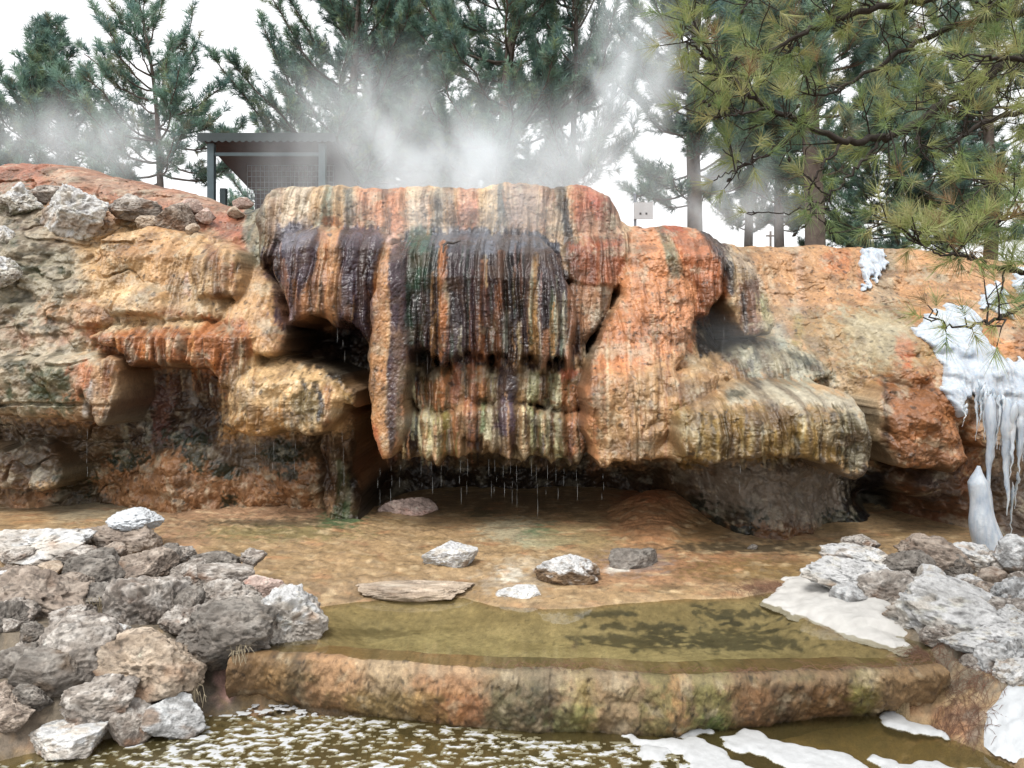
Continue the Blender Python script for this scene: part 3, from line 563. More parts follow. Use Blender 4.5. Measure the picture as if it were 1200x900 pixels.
run([(826, 266, 8), (842, 285, 10), (854, 310, 8), (856, 342, 5)], (66, 72, 84), .95, 4, .7, .8)
area([(850, 285), (880, 300), (905, 340), (895, 360), (870, 320)], (178, 160, 146), .85, 6, .2, 1.2)
area([(862, 330), (888, 330), (890, 392), (868, 392)], (120, 84, 72), .85, 5, .4, 0, 1); run([(896, 350, 5), (900, 388, 6)], (150, 146, 110), .85, 4, .3, 1); run([(870, 345, 3), (874, 388, 3)], (72, 66, 70), .8, 3, .6)
area([(815, 378), (880, 392), (875, 416), (818, 416)], (38, 33, 32), .95, 3, .4)  # shade of the small cave, painted onto its walls
# shelves on the right
area([(790, 412), (880, 440), (960, 446), (1006, 464), (1036, 520), (1030, 560), (700, 556), (690, 480)], (176, 146, 108), .6, 7, .25, .7)
area([(838, 452), (920, 444), (1000, 462), (1024, 492), (960, 480), (880, 472), (850, 468)], (176, 168, 156), .85, 6, .3, 1)
area([(790, 480), (870, 476), (960, 478), (1000, 490), (1000, 545), (880, 545), (790, 548)], (140, 112, 52), .88, 6, .35, .6, 1.1)
area([(985, 480), (1020, 490), (1034, 530), (1015, 556), (985, 548)], (88, 80, 58), .85, 5, .35, .5, 1.2)
for i, x in enumerate((800, 822, 842, 850, 870, 888, 910, 930, 955, 978)): run([(x, 484 + 5 * (i % 3), 1.5), (x + 1, 538 - 4 * (i % 2), 2.5)], (70, 58, 36) if i % 2 else (176, 144, 74), .7, 2.5, .4, 1)
run([(803, 470, 4), (792, 530, 4)], (168, 152, 122), .7, 3, .3, 1); run([(820, 440, 6), (850, 455, 6), (800, 470, 5)], (156, 112, 62), .6, 5, .3, 1)
run([(848, 418, 5), (870, 428, 6), (890, 452, 4)], (64, 66, 78), .9, 4, .7, 1); run([(858, 462, 6), (872, 460, 4)], (76, 76, 64), .8, 4, .4, 1)
area([(846, 410), (900, 394), (960, 410), (988, 442), (930, 450), (880, 440)], (158, 156, 144), .85, 6, .35, 1.4, .6)
run([(930, 415, 5), (955, 430, 6), (965, 442, 5)], (72, 74, 60), .85, 4, .4, 1.4); run([(885, 405, 4), (880, 430, 4)], (60, 62, 66), .8, 3, .5, 1.2); run([(915, 385, 7), (918, 400, 8)], (160, 164, 160), .8, 4, .4)
area([(868, 280), (1060, 283), (1220, 296), (1260, 330), (1200, 380), (1060, 362), (930, 368), (905, 350)], (186, 142, 100), .9, 7, .1, .8)
run([(1040, 290, 12), (1035, 355, 14)], (164, 144, 122), .85, 6, .15, 1.2); run([(935, 290, 4), (940, 360, 4)], (206, 168, 146), .6, 4, .15, 1); spot(980, 306, 18, 16, (190, 118, 60), .7); run([(1010, 300, 6), (1008, 345, 6)], (186, 126, 80), .6, 5)
run([(910, 340, 6), (935, 365, 8), (975, 362, 6)], (170, 140, 120), .6, 6, .2, 1)
area([(925, 366), (1070, 354), (1100, 420), (1090, 450), (1000, 455), (975, 425), (930, 400)], (160, 124, 78), .85, 7, .15, 1.2)
area([(980, 365), (1050, 360), (1060, 420), (1000, 430)], (178, 170, 150), .65, 8, .1, 1.8); spot(970, 385, 14, 14, (176, 130, 70), .7); spot(1085, 378, 16, 20, (182, 130, 74), .7); spot(1060, 412, 12, 18, (182, 98, 46), .8); run([(935, 372, 4), (936, 400, 5)], (158, 146, 92), .7, 4)
area([(1030, 440), (1060, 430), (1110, 440), (1152, 510), (1152, 552), (1060, 560), (1040, 530)], (166, 108, 52), .9, 6, .2, 1)
spot(1080, 470, 20, 26, (140, 92, 44), .6); run([(1050, 530, 14), (1120, 545, 12)], (120, 82, 46), .6, 8, .2, 1); run([(1105, 430, 10), (1130, 465, 8), (1148, 500, 6)], (170, 126, 92), .6, 6, .2, 1.2)
area([(1100, 380), (1150, 350), (1260, 370), (1260, 470), (1150, 470), (1110, 430)], (178, 146, 116), .8, 8, .1, 1)
run([(1036, 448, 3), (1038, 500, 6), (1036, 548, 8)], (52, 42, 30), .9, 5, .4, 1)  # shaded gap beside the boulder, painted as a dark run
area([(1140, 380), (1180, 370), (1260, 400), (1200, 425), (1150, 410)], (196, 136, 78), .8, 6, .1, .8)
area([(1110, 455), (1200, 440), (1260, 450), (1260, 640), (1180, 640), (1150, 560), (1150, 500)], (146, 122, 104), .8, 8, .2, 1.4)
# recess under the right shelf
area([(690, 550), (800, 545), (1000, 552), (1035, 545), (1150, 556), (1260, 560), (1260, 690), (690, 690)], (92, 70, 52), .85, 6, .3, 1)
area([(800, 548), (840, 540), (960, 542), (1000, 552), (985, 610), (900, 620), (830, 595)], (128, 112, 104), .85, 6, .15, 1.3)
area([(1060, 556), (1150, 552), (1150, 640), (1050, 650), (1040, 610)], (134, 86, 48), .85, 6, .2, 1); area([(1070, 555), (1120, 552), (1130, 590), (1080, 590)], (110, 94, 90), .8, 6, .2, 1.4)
area([(984, 555), (1040, 550), (1042, 640), (990, 630)], (44, 38, 30), .9, 5, .3, .4)  # darkness of the cave mouth painted into the rock
area([(770, 600), (990, 615), (985, 660), (780, 660)], (130, 90, 52), .85, 6, .2, 1)
for a in ((860, 605, 32, 16), (815, 590, 16, 10), (985, 612, 24, 12), (870, 625, 14, 8)): spot(*a, (40, 48, 24), .9, .2, 1.2)
# many fine runnels of other minerals
rr = np.random.default_rng(5)
def runnels(n, x0, x1, y0, y1, pal, op=.7, wmax=2.0):
    for _ in range(n):
        x = rr.uniform(x0, x1); a = rr.uniform(y0, y1 - (y1 - y0) * .3); b = min(y1, a + rr.uniform(.25, .9) * (y1 - y0)); w_ = rr.uniform(.6, wmax)
        run([(x, a, w_ * .4), (x + rr.normal() * 1.5, (a + b) / 2, w_), (x + rr.normal() * 2, b, w_ * .6)], pal[rr.integers(len(pal))], op * rr.uniform(.6, 1.1), 1.2, None, .5)
runnels(70, 470, 662, 285, 430, [(196, 150, 96), (60, 46, 58), (40, 34, 36), (120, 84, 70), (150, 104, 96), (206, 196, 176), (70, 92, 78), (120, 108, 124)])
runnels(24, 316, 440, 275, 390, [(140, 126, 142), (60, 46, 58), (176, 122, 80), (206, 170, 130)], .6)
runnels(44, 300, 730, 222, 275, [(222, 204, 182), (120, 118, 116), (170, 104, 76), (206, 150, 112), (90, 94, 96)], .5)
runnels(60, 470, 690, 425, 545, [(224, 214, 182), (50, 42, 46), (190, 128, 84), (120, 124, 76), (96, 78, 98), (206, 164, 126)], .75)
runnels(50, 795, 1030, 470, 548, [(70, 56, 34), (190, 158, 84), (206, 196, 172), (120, 98, 48)], .7)
runnels(40, 690, 800, 300, 548, [(214, 166, 124), (150, 92, 58), (222, 196, 168), (120, 84, 56)], .5)
runnels(36, 110, 300, 380, 465, [(206, 150, 84), (96, 62, 36), (216, 196, 170), (150, 92, 44)], .65)
runnels(20, 255, 410, 440, 512, [(150, 116, 60), (224, 200, 164), (90, 76, 48)], .5)
runnels(30, 120, 1000, 545, 610, [(60, 48, 38), (160, 120, 80), (120, 96, 76)], .5)
# general mottling: mineral grain, thin runs, algae flecks
mot = fbm2(X * 4.5, Z * 4.5, 4, 95); fine = fbm2(X * 30, Z * 26, 3, 96)
C *= (1 + .22 * mot + .20 * fine + .16 * STK)[..., None]
C[..., 0] *= 1 + .05 * perlin2(X * 6, Z * 5, 97); C[..., 2] *= 1 - .08 * perlin2(X * 6, Z * 5, 97)
pit = sst(.30, .52, fbm2(X * 34, Z * 34, 2, 98)) * sst(-.1, .35, perlin2(X * 2.5, Z * 2.5, 99))
C *= (1 - .6 * pit)[..., None]
eff = sst(.12, .5, fbm2(X * 6, Z * 5, 4, 191)) * sst(-.1, .5, fine + .3 * mot) * sst(.5, .2, WET); put(eff * .45, (224, 208, 186))
dst = sst(.02, .40, fbm2(X * 3.6 + 9, Z * 4.4, 4, 192) + .25 * fine); put(dst * .5, (104, 76, 52), .3)
gst = sst(.08, .42, fbm2(X * 4.6 + 31, Z * 5.2, 4, 193) + .3 * fine) * sst(.6, .3, WET); put(gst * .45, (186, 178, 164))
drp = sst(.12, .5, perlin2(xw * 11, Z * .9, 194) + .4 * STK) * sst(.02, .05, flute); put(drp * .45, (92, 66, 46), .45)
spk2 = sst(.34, .5, fbm2(X * 16, Z * 16, 3, 195)); put(spk2 * .6, (58, 48, 40))
gl_ = fbm2(X * 5 + 3, Z * 7, 4, 196)
put(sst(135, 60, PXw) * sst(500, 470, PYw) * sst(205, 235, PYw) * np.clip(.5 + 1.5 * gl_, 0, 1) * .75, (178, 166, 150), .1)
put(sst(125, 40, PXw) * sst(500, 470, PYw) * sst(225, 260, PYw) * sst(.05, .35, fbm2(X * 6 + 13, Z * 7, 4, 197)) * .85, (92, 84, 66), .1)
put(sst(110, 60, PXw) * sst(495, 470, PYw) * sst(420, 440, PYw) * sst(-.05, .3, fbm2(X * 7 + 3, Z * 7, 4, 198)) * .8, (62, 76, 36), .1)
area([(806, 552), (850, 546), (960, 548), (1000, 556), (984, 604), (900, 614), (835, 592)], (140, 128, 118), .55, 6, .1, 2)
area([(930, 372), (1065, 360), (1080, 420), (1000, 440), (940, 400)], (170, 160, 138), .28, 8, .1, 2)
lum_ = (C * np.array((.25, .6, .15))).sum(-1, keepdims=True); C = lum_ + (C - lum_) * .76; C = .27 * (np.maximum(C, .001) / .27) ** 1.38
steep = np.zeros(X.shape); steep[:, 1:-1] = np.abs(D[:, 2:] - D[:, :-2]); steep[1:-1] = np.maximum(steep[1:-1], np.abs(D[2:] - D[:-2])); steep = np.clip(blur(sst(.04, .12, steep), 2) * 1.6, 0, 1)[..., None]
C = C * (1 - steep) + np.stack([blur(C[..., i], 4) for i in range(3)], -1) * steep
C = np.clip(C * .60 * np.array((1.0, 1.03, .94)), .006, .6)
WET = np.clip(WET + .15 * mot + .12, 0, 1)

# ------------------------------------------------------------------ faces, rim turned back onto the plateau, parts
V = np.stack([X, D, Zd], -1)
back = []
for yb, dz in ((.10, .012), (.3, .03), (.7, .02), (1.5, -.10), (2.4, -.5)):
    back.append(np.stack([gx, D[-1] + yb, S + dz + .02 * perlin2(gx * 4, gx * 0 + yb * 3, 7)], -1))
V = np.concatenate([V, np.stack(back)], 0)
NB = len(back)
Cx = np.concatenate([C, np.repeat(C[-1:], NB, 0)], 0); Wx = np.concatenate([WET, np.repeat(WET[-1:], NB, 0)], 0)
idx = np.arange((NZ + NB) * NX).reshape(NZ + NB, NX)
quads = np.stack([idx[:-1, :-1], idx[:-1, 1:], idx[1:, 1:], idx[1:, :-1]], -1).reshape(-1, 4)
dv = np.gradient(V, axis=0); du = np.gradient(V, axis=1)
N = np.cross(du.reshape(-1, 3), dv.reshape(-1, 3)); N /= np.linalg.norm(N, axis=1, keepdims=True) + 1e-12
idp = np.concatenate([ident, np.repeat(ident[-1:], NB, 0)], 0)
fid = idp[:-1, :-1].reshape(-1)
m_cliff = stone_mat('travertine', 34, 140, .26, (.55, .010), (.5, .004), .62, .17)
Vf = V.reshape(-1, 3); Cf = Cx.reshape(-1, 3); Wf = Wx.reshape(-1)
keep = {k: f[1] for k, f in enumerate(FORM, 1) if f[1]}
cliff = None
for k in [0] + list(keep):
    sel = (~np.isin(fid, list(keep))) if k == 0 else (fid == k)
    q = quads[sel]
    if not len(q): continue
    u, inv = np.unique(q.ravel(), return_inverse=True)
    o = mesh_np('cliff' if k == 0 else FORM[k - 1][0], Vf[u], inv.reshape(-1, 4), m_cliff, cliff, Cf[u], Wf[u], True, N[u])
    if k == 0:
        cliff = o; tag(o, 'travertine cliff with striped orange and purple mineral curtains behind the pools', 'cliff', kind='structure')
    else: o['label'] = keep[k]
def cliff_y(x, z):            # distance of the rock face at a point of the (x, z) plane
    i = np.clip(np.searchsorted(gx, x) - 1, 0, NX - 2); s_ = skyline(np.asarray(x, float))
    j = np.clip(((z - .15) / (s_ - .15) * (NZ - 1)).astype(int), 0, NZ - 1)
    return D[j, i]
# ------------------------------------------------------------------ ground, pools, dam
def W0(px, py, z=0.0):       # point of the level z seen at a photo pixel
    Y = (H - z) * F / (py - 400.0)
    return ((px - 600) / F * Y, Y)
POOL_Z = .30
U_POLY = [W0(a, b, .3) for a, b in ((330, 790), (366, 764), (376, 740), (378, 712), (420, 706), (470, 703), (545, 701), (580, 712), (640, 715), (690, 713), (740, 707), (800, 704), (868, 702), (905, 694), (926, 700), (936, 716), (962, 734), (1000, 750), (1045, 763), (1062, 780), (1055, 800), (800, 812), (500, 800))]
L_POLY = [(-9, -3), (-9, 2.6)] + [W0(a, b, 0) for a, b in ((-160, 930), (20, 886), (120, 866), (200, 846), (240, 836), (292, 824))] + [W0(a, b, 0) for a, b in ((360, 822), (650, 840), (900, 830), (1036, 826))] + \
         [W0(a, b, 0) for a, b in ((1046, 838), (1085, 850), (1130, 872), (1175, 892), (1230, 920))] + [(4.2, 2.4), (9, 1.5), (9, -3)]
GP = [(0, 603, 7.2), (100, 605, 7.15), (200, 603, 7.1), (330, 600, 7.15), (420, 596, 7.5), (480, 597, 7.8), (540, 592, 8.2), (600, 600, 8.3), (690, 606, 8.2), (735, 585, 7.8), (765, 575, 7.7), (790, 580, 7.6), (815, 605, 7.2), (835, 640, 6.6), (860, 648, 6.45), (960, 652, 6.4), (1040, 648, 6.3), (1180, 650, 6.2),
      (200, 622, 6.5), (250, 650, 5.95), (330, 640, 6.2), (430, 640, 6.2), (528, 664, 5.85), (600, 640, 6.35), (660, 640, 6.4), (664, 690, 5.5), (740, 662, 6.0), (700, 625, 6.9), (760, 610, 6.9), (840, 655, 6.1), (860, 685, 5.6), (930, 675, 5.75),
      (380, 660, 5.85), (450, 690, 5.4), (530, 690, 5.4),
      (173, 735, 4.75), (90, 800, 4.22), (45, 655, 5.6), (250, 715, 4.95), (335, 760, 4.5), (150, 650, 5.9), (10, 730, 4.8), (-60, 690, 5.2), (-160, 720, 4.9), (230, 775, 4.4), (260, 800, 4.3), (0, 850, 4.0), (-260, 650, 6.0),
      (1000, 730, 5.1), (1120, 782, 4.65), (1093, 696, 5.7), (1190, 692, 5.7), (1183, 758, 4.95), (1160, 825, 4.25), (1100, 806, 4.28), (1150, 852, 4.05), (1190, 870, 4.0), (1260, 790, 4.6), (1400, 700, 5.2), (1060, 785, 4.4), (1040, 800, 4.3), (1010, 750, 4.8), (1260, 860, 4.1)]
_g = [P(*g) for g in GP]
ground_rbf = RBF([g[0] for g in _g], [g[1] for g in _g], [g[2] for g in _g], .35, 3e-3)
LIP = [W0(a, b, .36) for a, b in ((395, 682), (470, 678), (540, 680), (552, 690), (544, 698), (470, 700), (400, 703), (380, 694))]
def ground_z(x, y, fine=True):
    x = np.asarray(x, float); y = np.asarray(y, float)
    z = np.maximum(ground_rbf(x, y), .02)
    w_ = .03 * perlin2(x * 3, y * 3, 201) + .012 * perlin2(x * 11, y * 11, 202)
    du, _, _ = poly_sd(x + w_, y + w_, U_POLY); dl, _, _ = poly_sd(x + w_ * .6, y - w_ * .6, L_POLY)
    n = .022 * fbm2(x * 2.6, y * 2.6, 3, 203) + .012 * fbm2(x * 9, y * 9, 3, 204, True)
    terr = perlin2(x * 1.2, y * 2.4, 205) * 3
    n = n + .010 * (np.abs(terr - np.round(terr)) * 2)
    z = z + n * sst(.0, .25, -du)
    li, _, _ = poly_sd(x + w_, y + w_, LIP)
    z = z + .03 * sst(-.06, .06, li)
    z = np.where((du < 0) & (y > 4.2), .30 + (z - .30) * sst(-.02, .40, -du), z)
    z = np.where(du < 0, np.maximum(z, np.minimum(.295 + .10 * np.sqrt(np.maximum(-du, 0)), np.where(y > 4.4, 9, .28))) if True else z, z)
    z = np.where(du > 0, .30 - np.minimum(.10, .35 * du) + .02 * fbm2(x * 5, y * 5, 3, 206) * sst(0, .2, du), z)
    z = np.where((dl < 0) & (du < 0) & (dl > -.5), np.minimum(z, .01 + .9 * np.maximum(-dl, 0) + .03 * fbm2(x * 8, y * 8, 3, 207)), z)
    z = np.where(dl > 0, -np.minimum(.16, .5 * dl) - .0, z)
    return z
xs = np.concatenate([-np.geomspace(400, 5.2, 40), np.linspace(-5.0, 5.0, 860), np.geomspace(5.2, 400, 40)])
ys = np.concatenate([[-400, -120, -40, -15, -6, -2, 0, 1, 2, 2.6, 3.0], np.linspace(3.2, 8.9, 520), [9.15, 9.3, 9.5, 9.7, 10, 10.5, 11, 12, 13, 14, 16, 18, 20, 24, 28, 34, 42, 60, 100, 200, 400]])
GX, GY = np.meshgrid(xs, ys)
GZ = ground_z(GX, GY)
plat = np.interp(GX, [-12, -4.9, -2.6, 2.2, 2.5, 12], [4.3, 4.05, 3.4, 3.1, 2.85, 2.85]) + .06 * perlin2(GX * .6, GY * .6, 211)
GZ = np.where(GY > 9.2, GZ + (plat - GZ) * sst(9.2, 9.7, GY), GZ)
GZ = np.where(GY < 3.1, np.where(np.abs(GX) < 9, -.16, .3), GZ)
GZ = np.where(GY < -2, .3, GZ)
far = sst(5.2, 9, np.abs(GX)); GZ = np.where(GY < 9.2, GZ * (1 - far) + .5 * far, GZ)
idx = np.arange(GX.size).reshape(GX.shape)
gq = np.stack([idx[:-1, :-1], idx[:-1, 1:], idx[1:, 1:], idx[1:, :-1]], -1).reshape(-1, 4)
GC = np.zeros(GX.shape + (3,)); GW = np.full(GX.shape, .35)
gpx = 600 + F * GX / np.maximum(GY, .5); gpy = 400 - F * (GZ - H) / np.maximum(GY, .5)
nx_ = 9 * perlin2(GX * 3, GY * 3, 221) + 4 * perlin2(GX * 12, GY * 12, 222); ny_ = 3 * perlin2(GX * 3, GY * 3, 223) + 1.5 * perlin2(GX * 12, GY * 12, 224)
gspk = fbm2(GX * 14, GY * 14, 4, 225)
def gput(a, col, wet=None):
    c = np.array(lin(col)); a = np.clip(a, 0, 1)
    GC[:] = GC * (1 - a[..., None]) + c * a[..., None]
    if wet is not None: GW[:] = GW * (1 - a) + wet * a
def gspot(x, y, rx, ry, col, op=1, wet=None, spk=.5, soft=.4):
    r = np.hypot((gpx + nx_ - x) / rx, (gpy + ny_ - y) / ry)
    gput(sst(1 + soft, 1 - soft, r + spk * gspk) * op * (GY > 2.5) * (GY < 9.3), col, wet)
gput(np.ones(GX.shape), (166, 134, 94))
gput(sst(-.2, .5, fbm2(GX * 1.1, GY * 1.6, 3, 226)) * .6, (178, 142, 100))
gput(sst(.0, .5, fbm2(GX * 2.2, GY * 4.2, 4, 227)) * .7, (140, 112, 70))
gput(sst(.05, .5, fbm2(GX * 2.8, GY * 5.0, 4, 228)) * .6, (190, 158, 122))
gspot(60, 590, 150, 20, (172, 158, 134), .8); gspot(30, 605, 40, 10, (176, 128, 72), .6)
gspot(300, 596, 110, 16, (186, 140, 108), .8); gspot(215, 620, 30, 30, (158, 118, 88), .7); gspot(420, 590, 40, 12, (150, 112, 80), .6)
gspot(330, 612, 90, 5, (66, 62, 44), .75, .5, 1.2); gspot(400, 606, 26, 12, (84, 110, 72), .9, .6, 1); gspot(330, 625, 90, 9, (112, 108, 62), .6, .5, 1)
gspot(560, 600, 26, 6, (72, 78, 52), .8, .5, 1); gspot(560, 590, 160, 14, (104, 82, 60), .7, .6, .6)
gspot(605, 622, 40, 14, (176, 166, 140), .8, .5, 1); gspot(632, 622, 22, 8, (96, 120, 84), .8, .5, 1); gspot(640, 634, 34, 8, (168, 170, 140), .6); gspot(690, 630, 60, 12, (152, 132, 88), .6)
gspot(770, 600, 60, 46, (184, 128, 84), .9, .4); gspot(755, 575, 30, 16, (176, 104, 62), .7, .5); gspot(820, 625, 34, 20, (160, 124, 78), .7, .5)
gspot(760, 672, 110, 16, (170, 122, 88), .7, .5); gspot(850, 660, 90, 14, (154, 104, 70), .7, .5, 1); gspot(880, 668, 80, 12, (132, 110, 58), .6, .6, 1.2); gspot(905, 690, 40, 8, (120, 78, 62), .7, .5, 1)
gspot(880, 642, 110, 6, (66, 60, 46), .8, .5, 1.2)
gspot(450, 690, 120, 14, (150, 122, 90), .7, .4, 1); gspot(600, 680, 36, 16, (182, 164, 146), .6, .3, 1.2); gspot(596, 672, 18, 8, (214, 206, 196), .7, .2, 1.2); gspot(745, 660, 36, 14, (150, 130, 126), .7, .3, 1); gspot(722, 667, 14, 5, (214, 208, 204), .8, .2, 1)
gspot(620, 660, 40, 8, (196, 178, 156), .5, .3, 1.2)
# banks under the heaps
gspot(90, 800, 190, 100, (120, 102, 84), .85, .1, 1); gspot(60, 870, 60, 20, (168, 128, 104), .6, .1, 1); gspot(250, 800, 40, 36, (96, 74, 62), .9, .2, 1); gspot(262, 798, 14, 24, (214, 160, 152), .95, .1, .8); gspot(270, 775, 9, 10, (190, 110, 104), .7, .1, .8)
gspot(1140, 740, 120, 70, (140, 122, 104), .85, .05, 1); gspot(1090, 800, 60, 30, (162, 130, 92), .9, .15, 1); gspot(1125, 845, 30, 24, (176, 124, 88), .85, .2, .8); gspot(1145, 850, 12, 22, (70, 60, 56), .7, .2, 1); gspot(1180, 850, 40, 20, (160, 140, 124), .8, .1, 1)
# the beds of the pools
UD, _, _ = poly_sd(GX, GY, U_POLY); LD, _, _ = poly_sd(GX, GY, L_POLY)
a = sst(-.02, .08, UD); gput(a, (186, 172, 130), .3); gput(a * sst(-.2, .5, fbm2(GX * 1.5, GY * 3, 3, 231)) * .8, (158, 144, 102)); gput(a * sst(.5, .0, UD) * .5, (178, 152, 112))
alg = sst(-.02, .30, fbm2(GX * 2.6, GY * 7, 4, 233)) * sst(.1, .5, fbm2(GX * 9, GY * 12, 3, 234) + .45)
alg = alg * sst(-.15, .15, fbm2(GX * 7, GY * 16, 4, 245))
g1 = sst(1.25, .7, np.hypot((gpx + nx_ - 820) / 125, (gpy + ny_ - 728) / 36)); gput(a * np.clip(alg * 1.6, 0, 1) * g1, (28, 40, 44), .3)
for q in ((745, 762 - 28, 45, 5), (740, 752, 70, 8), (860, 750, 80, 12), (775, 741, 24, 5), (860, 722, 50, 6), (710, 718, 34, 5)):
    r = np.hypot((gpx + nx_ * 1.6 - q[0]) / q[2], (gpy + ny_ * 1.6 - q[1]) / q[3]); gput(a * sst(1.3, .6, r + 1.6 * gspk) * .85, (30, 44, 46), .3)
r = np.hypot((gpx + nx_ - 430) / 60, (gpy + ny_ - 742) / 7); gput(a * sst(1.3, .6, r + .9 * gspk) * .6, (72, 62, 34))
a = sst(-.03, .06, LD); gput(a, (128, 104, 58), .3); gput(a * sst(-.1, .4, fbm2(GX * 2.5, GY * 4, 4, 235)), (98, 82, 46)); gput(a * sst(.0, .5, fbm2(GX * 3, GY * 5, 4, 236)) * .6, (150, 120, 74))
# plateau: dry soil with needle litter
a = sst(9.0, 9.4, GY); gput(a, (140, 108, 84), .0); gput(a * sst(-.1, .3, fbm2(GX * .8, GY * .8, 4, 237)) * .8, (112, 96, 66))
gfine = fbm2(GX * 24, GY * 24, 3, 239)
gput(sst(.1, .45, fbm2(GX * 6, GY * 10, 4, 241)) * .55 * (UD < 0) * (GY < 9), (206, 178, 140)); gput(sst(.08, .42, fbm2(GX * 5 + 7, GY * 9, 4, 242)) * .5 * (UD < 0) * (GY < 9), (110, 86, 58)); gput(sst(.15, .5, fbm2(GX * 3.3 + 3, GY * 6, 4, 243)) * .5 * (UD < 0) * (GY < 9), (186, 128, 84))
gspot(70, 790, 210, 110, (116, 104, 92), .85, .1, .8); gspot(1170, 740, 110, 70, (136, 124, 110), .8, .05, 1); gspot(262, 798, 14, 24, (206, 156, 148), .9, .1, .8)
GC *= (1 + .25 * fbm2(GX * 5, GY * 8, 3, 238) + .32 * gfine)[..., None]
pit = sst(.3, .5, fbm2(GX * 20, GY * 26, 3, 240)); GC *= (1 - .45 * pit)[..., None]
lum_ = (GC * np.array((.25, .6, .15))).sum(-1, keepdims=True); GC = np.clip((lum_ + (GC - lum_) * .85) * .68 * np.array((1.02, 1.03, .95)), .006, .6)
m_ground = stone_mat('wet_ground', 24, 110, .26, (.6, .016), (.6, .006), .8, .18)
ground = mesh_np('ground', np.stack([GX, GY, GZ], -1).reshape(-1, 3), gq, m_ground, None, GC.reshape(-1, 3), GW.reshape(-1))
tag(ground, 'tan mineral ground with pool beds in front of the cliff', 'ground', kind='structure')

# ---- the low dam between the pools
DAM_T = [W0(a, b, .31) for a, b in ((262, 776), (300, 770), (350, 772), (400, 777), (450, 781), (500, 785), (560, 789), (620, 791), (680, 791), (740, 792), (795, 797), (812, 797), (850, 794), (900, 793), (960, 791), (1010, 790), (1050, 790), (1080, 788), (1110, 782))]
DAM_B = [W0(a, b, .0) for a, b in ((268, 824), (300, 820), (350, 828), (400, 834), (450, 842), (500, 848), (560, 854), (620, 858), (680, 859), (740, 861), (795, 866), (812, 858), (850, 856), (900, 850), (960, 842), (1010, 838), (1048, 836), (1085, 832), (1120, 822))]
n = 1000; tt = np.linspace(0, len(DAM_T) - 1, n); k = np.arange(len(DAM_T))
def sm1(a, r=14):
    p = np.pad(a, r, mode='edge'); return np.convolve(p, np.ones(2 * r + 1) / (2 * r + 1), 'valid')
tx, ty = sm1(np.interp(tt, k, [p[0] for p in DAM_T])), sm1(np.interp(tt, k, [p[1] for p in DAM_T]))
bx_, by_ = sm1(np.interp(tt, k, [p[0] for p in DAM_B]), 6), sm1(np.interp(tt, k, [p[1] for p in DAM_B]), 6)
prof = [(-.16, 0, 0)]
rows = []
for j, h in enumerate(np.linspace(0, 1, 60)):                    # front face, rounded over at the top
    zz = -.15 + h * .46
    f_ = np.clip((zz) / .31, 0, 1)
    bulge = .05 * math.sin(math.pi * f_)
    rnd = .05 * (1 - math.sqrt(max(0, 1 - max(0, (f_ - .80) / .20) ** 2)))
    x_ = bx_ + (tx - bx_) * f_; y_ = by_ + (ty - by_) * f_ - bulge + rnd
    rows.append(np.stack([x_, y_, np.full(n, zz)], -1))
for j, (dy, dz) in enumerate(((.07, .004), (.10, -.004), (.15, -.012), (.22, -.02), (.30, -.035), (.38, -.06), (.45, -.12), (.5, -.3))):
    rows.append(np.stack([tx, ty + dy, np.full(n, .31 + dz - .006)], -1))
DV = np.stack(rows); SX = np.repeat(tx[None], len(rows), 0); SZ = DV[..., 2]
amp = sst(-.1, .05, SZ) * np.concatenate([np.ones(60), np.linspace(.8, .15, 8)])[:, None]
sx = DV[..., 0] * 1.0
clump = np.abs(perlin2(sx * 4 + .3 * perlin2(sx * 9, SZ * 9, 301), SZ * 2.0, 302)) ** .8
d_ = .05 * (clump - .35) + .026 * fbm3(sx * 9, DV[..., 1] * 9, SZ * 8, 3, 303, True) + .014 * fbm3(sx * 28, DV[..., 1] * 28, SZ * 22, 3, 304, True)
mossy = sst(.42, .62, (600 + F * sx / DV[..., 1]) / 1200 + .08 * perlin2(sx * 2, SZ * 2, 305))
d_ += mossy * .03 * np.abs(perlin2(sx * 11, SZ * 5, 306))
DV[..., 1] -= amp * d_; DV[..., 2] += amp * .018 * fbm3(sx * 5, SZ * 5, DV[..., 1] * 5, 3, 307)
DV[60:, :, 2] += .008 * perlin2(sx[60:] * 3, DV[60:, :, 1] * 3, 308)
dpx = 600 + F * DV[..., 0] / DV[..., 1]; dpy = 400 - F * (DV[..., 2] - H) / DV[..., 1]
dpx = dpx + 7 * perlin2(sx * 8, SZ * 9, 311) + 3 * perlin2(sx * 26, SZ * 20, 312); dpy = dpy + 5 * perlin2(sx * 9, SZ * 9, 313)
DC = np.zeros(DV.shape); DW = np.full(DV.shape[:2], .2); dspk = fbm2(sx * 18, SZ * 18 + DV[..., 1] * 9, 4, 314)
def dput(a, col, wet=None):
    c = np.array(lin(col)); a = np.clip(a, 0, 1)
    DC[:] = DC * (1 - a[..., None]) + c * a[..., None]
    if wet is not None: DW[:] = DW * (1 - a) + wet * a
def dband(x0, x1, col, op=.9, soft=10, wet=None, y0=0, y1=2000, spk=14):
    a = sst(-soft - 8, soft + 8, np.minimum(dpx - x0, x1 - dpx) + 2.2 * spk * dspk) * sst(-6, 6, np.minimum(dpy - y0, y1 - dpy) + 6 * dspk)
    dput(a * op * .8, col, wet)
dput(np.ones(SX.shape), (150, 122, 90))
dband(240, 310, (126, 96, 66)); dband(300, 345, (152, 116, 70), .9); dband(336, 364, (70, 62, 46), .9); dband(362, 430, (186, 142, 104)); dband(425, 490, (160, 140, 114)); dband(486, 570, (188, 138, 100))
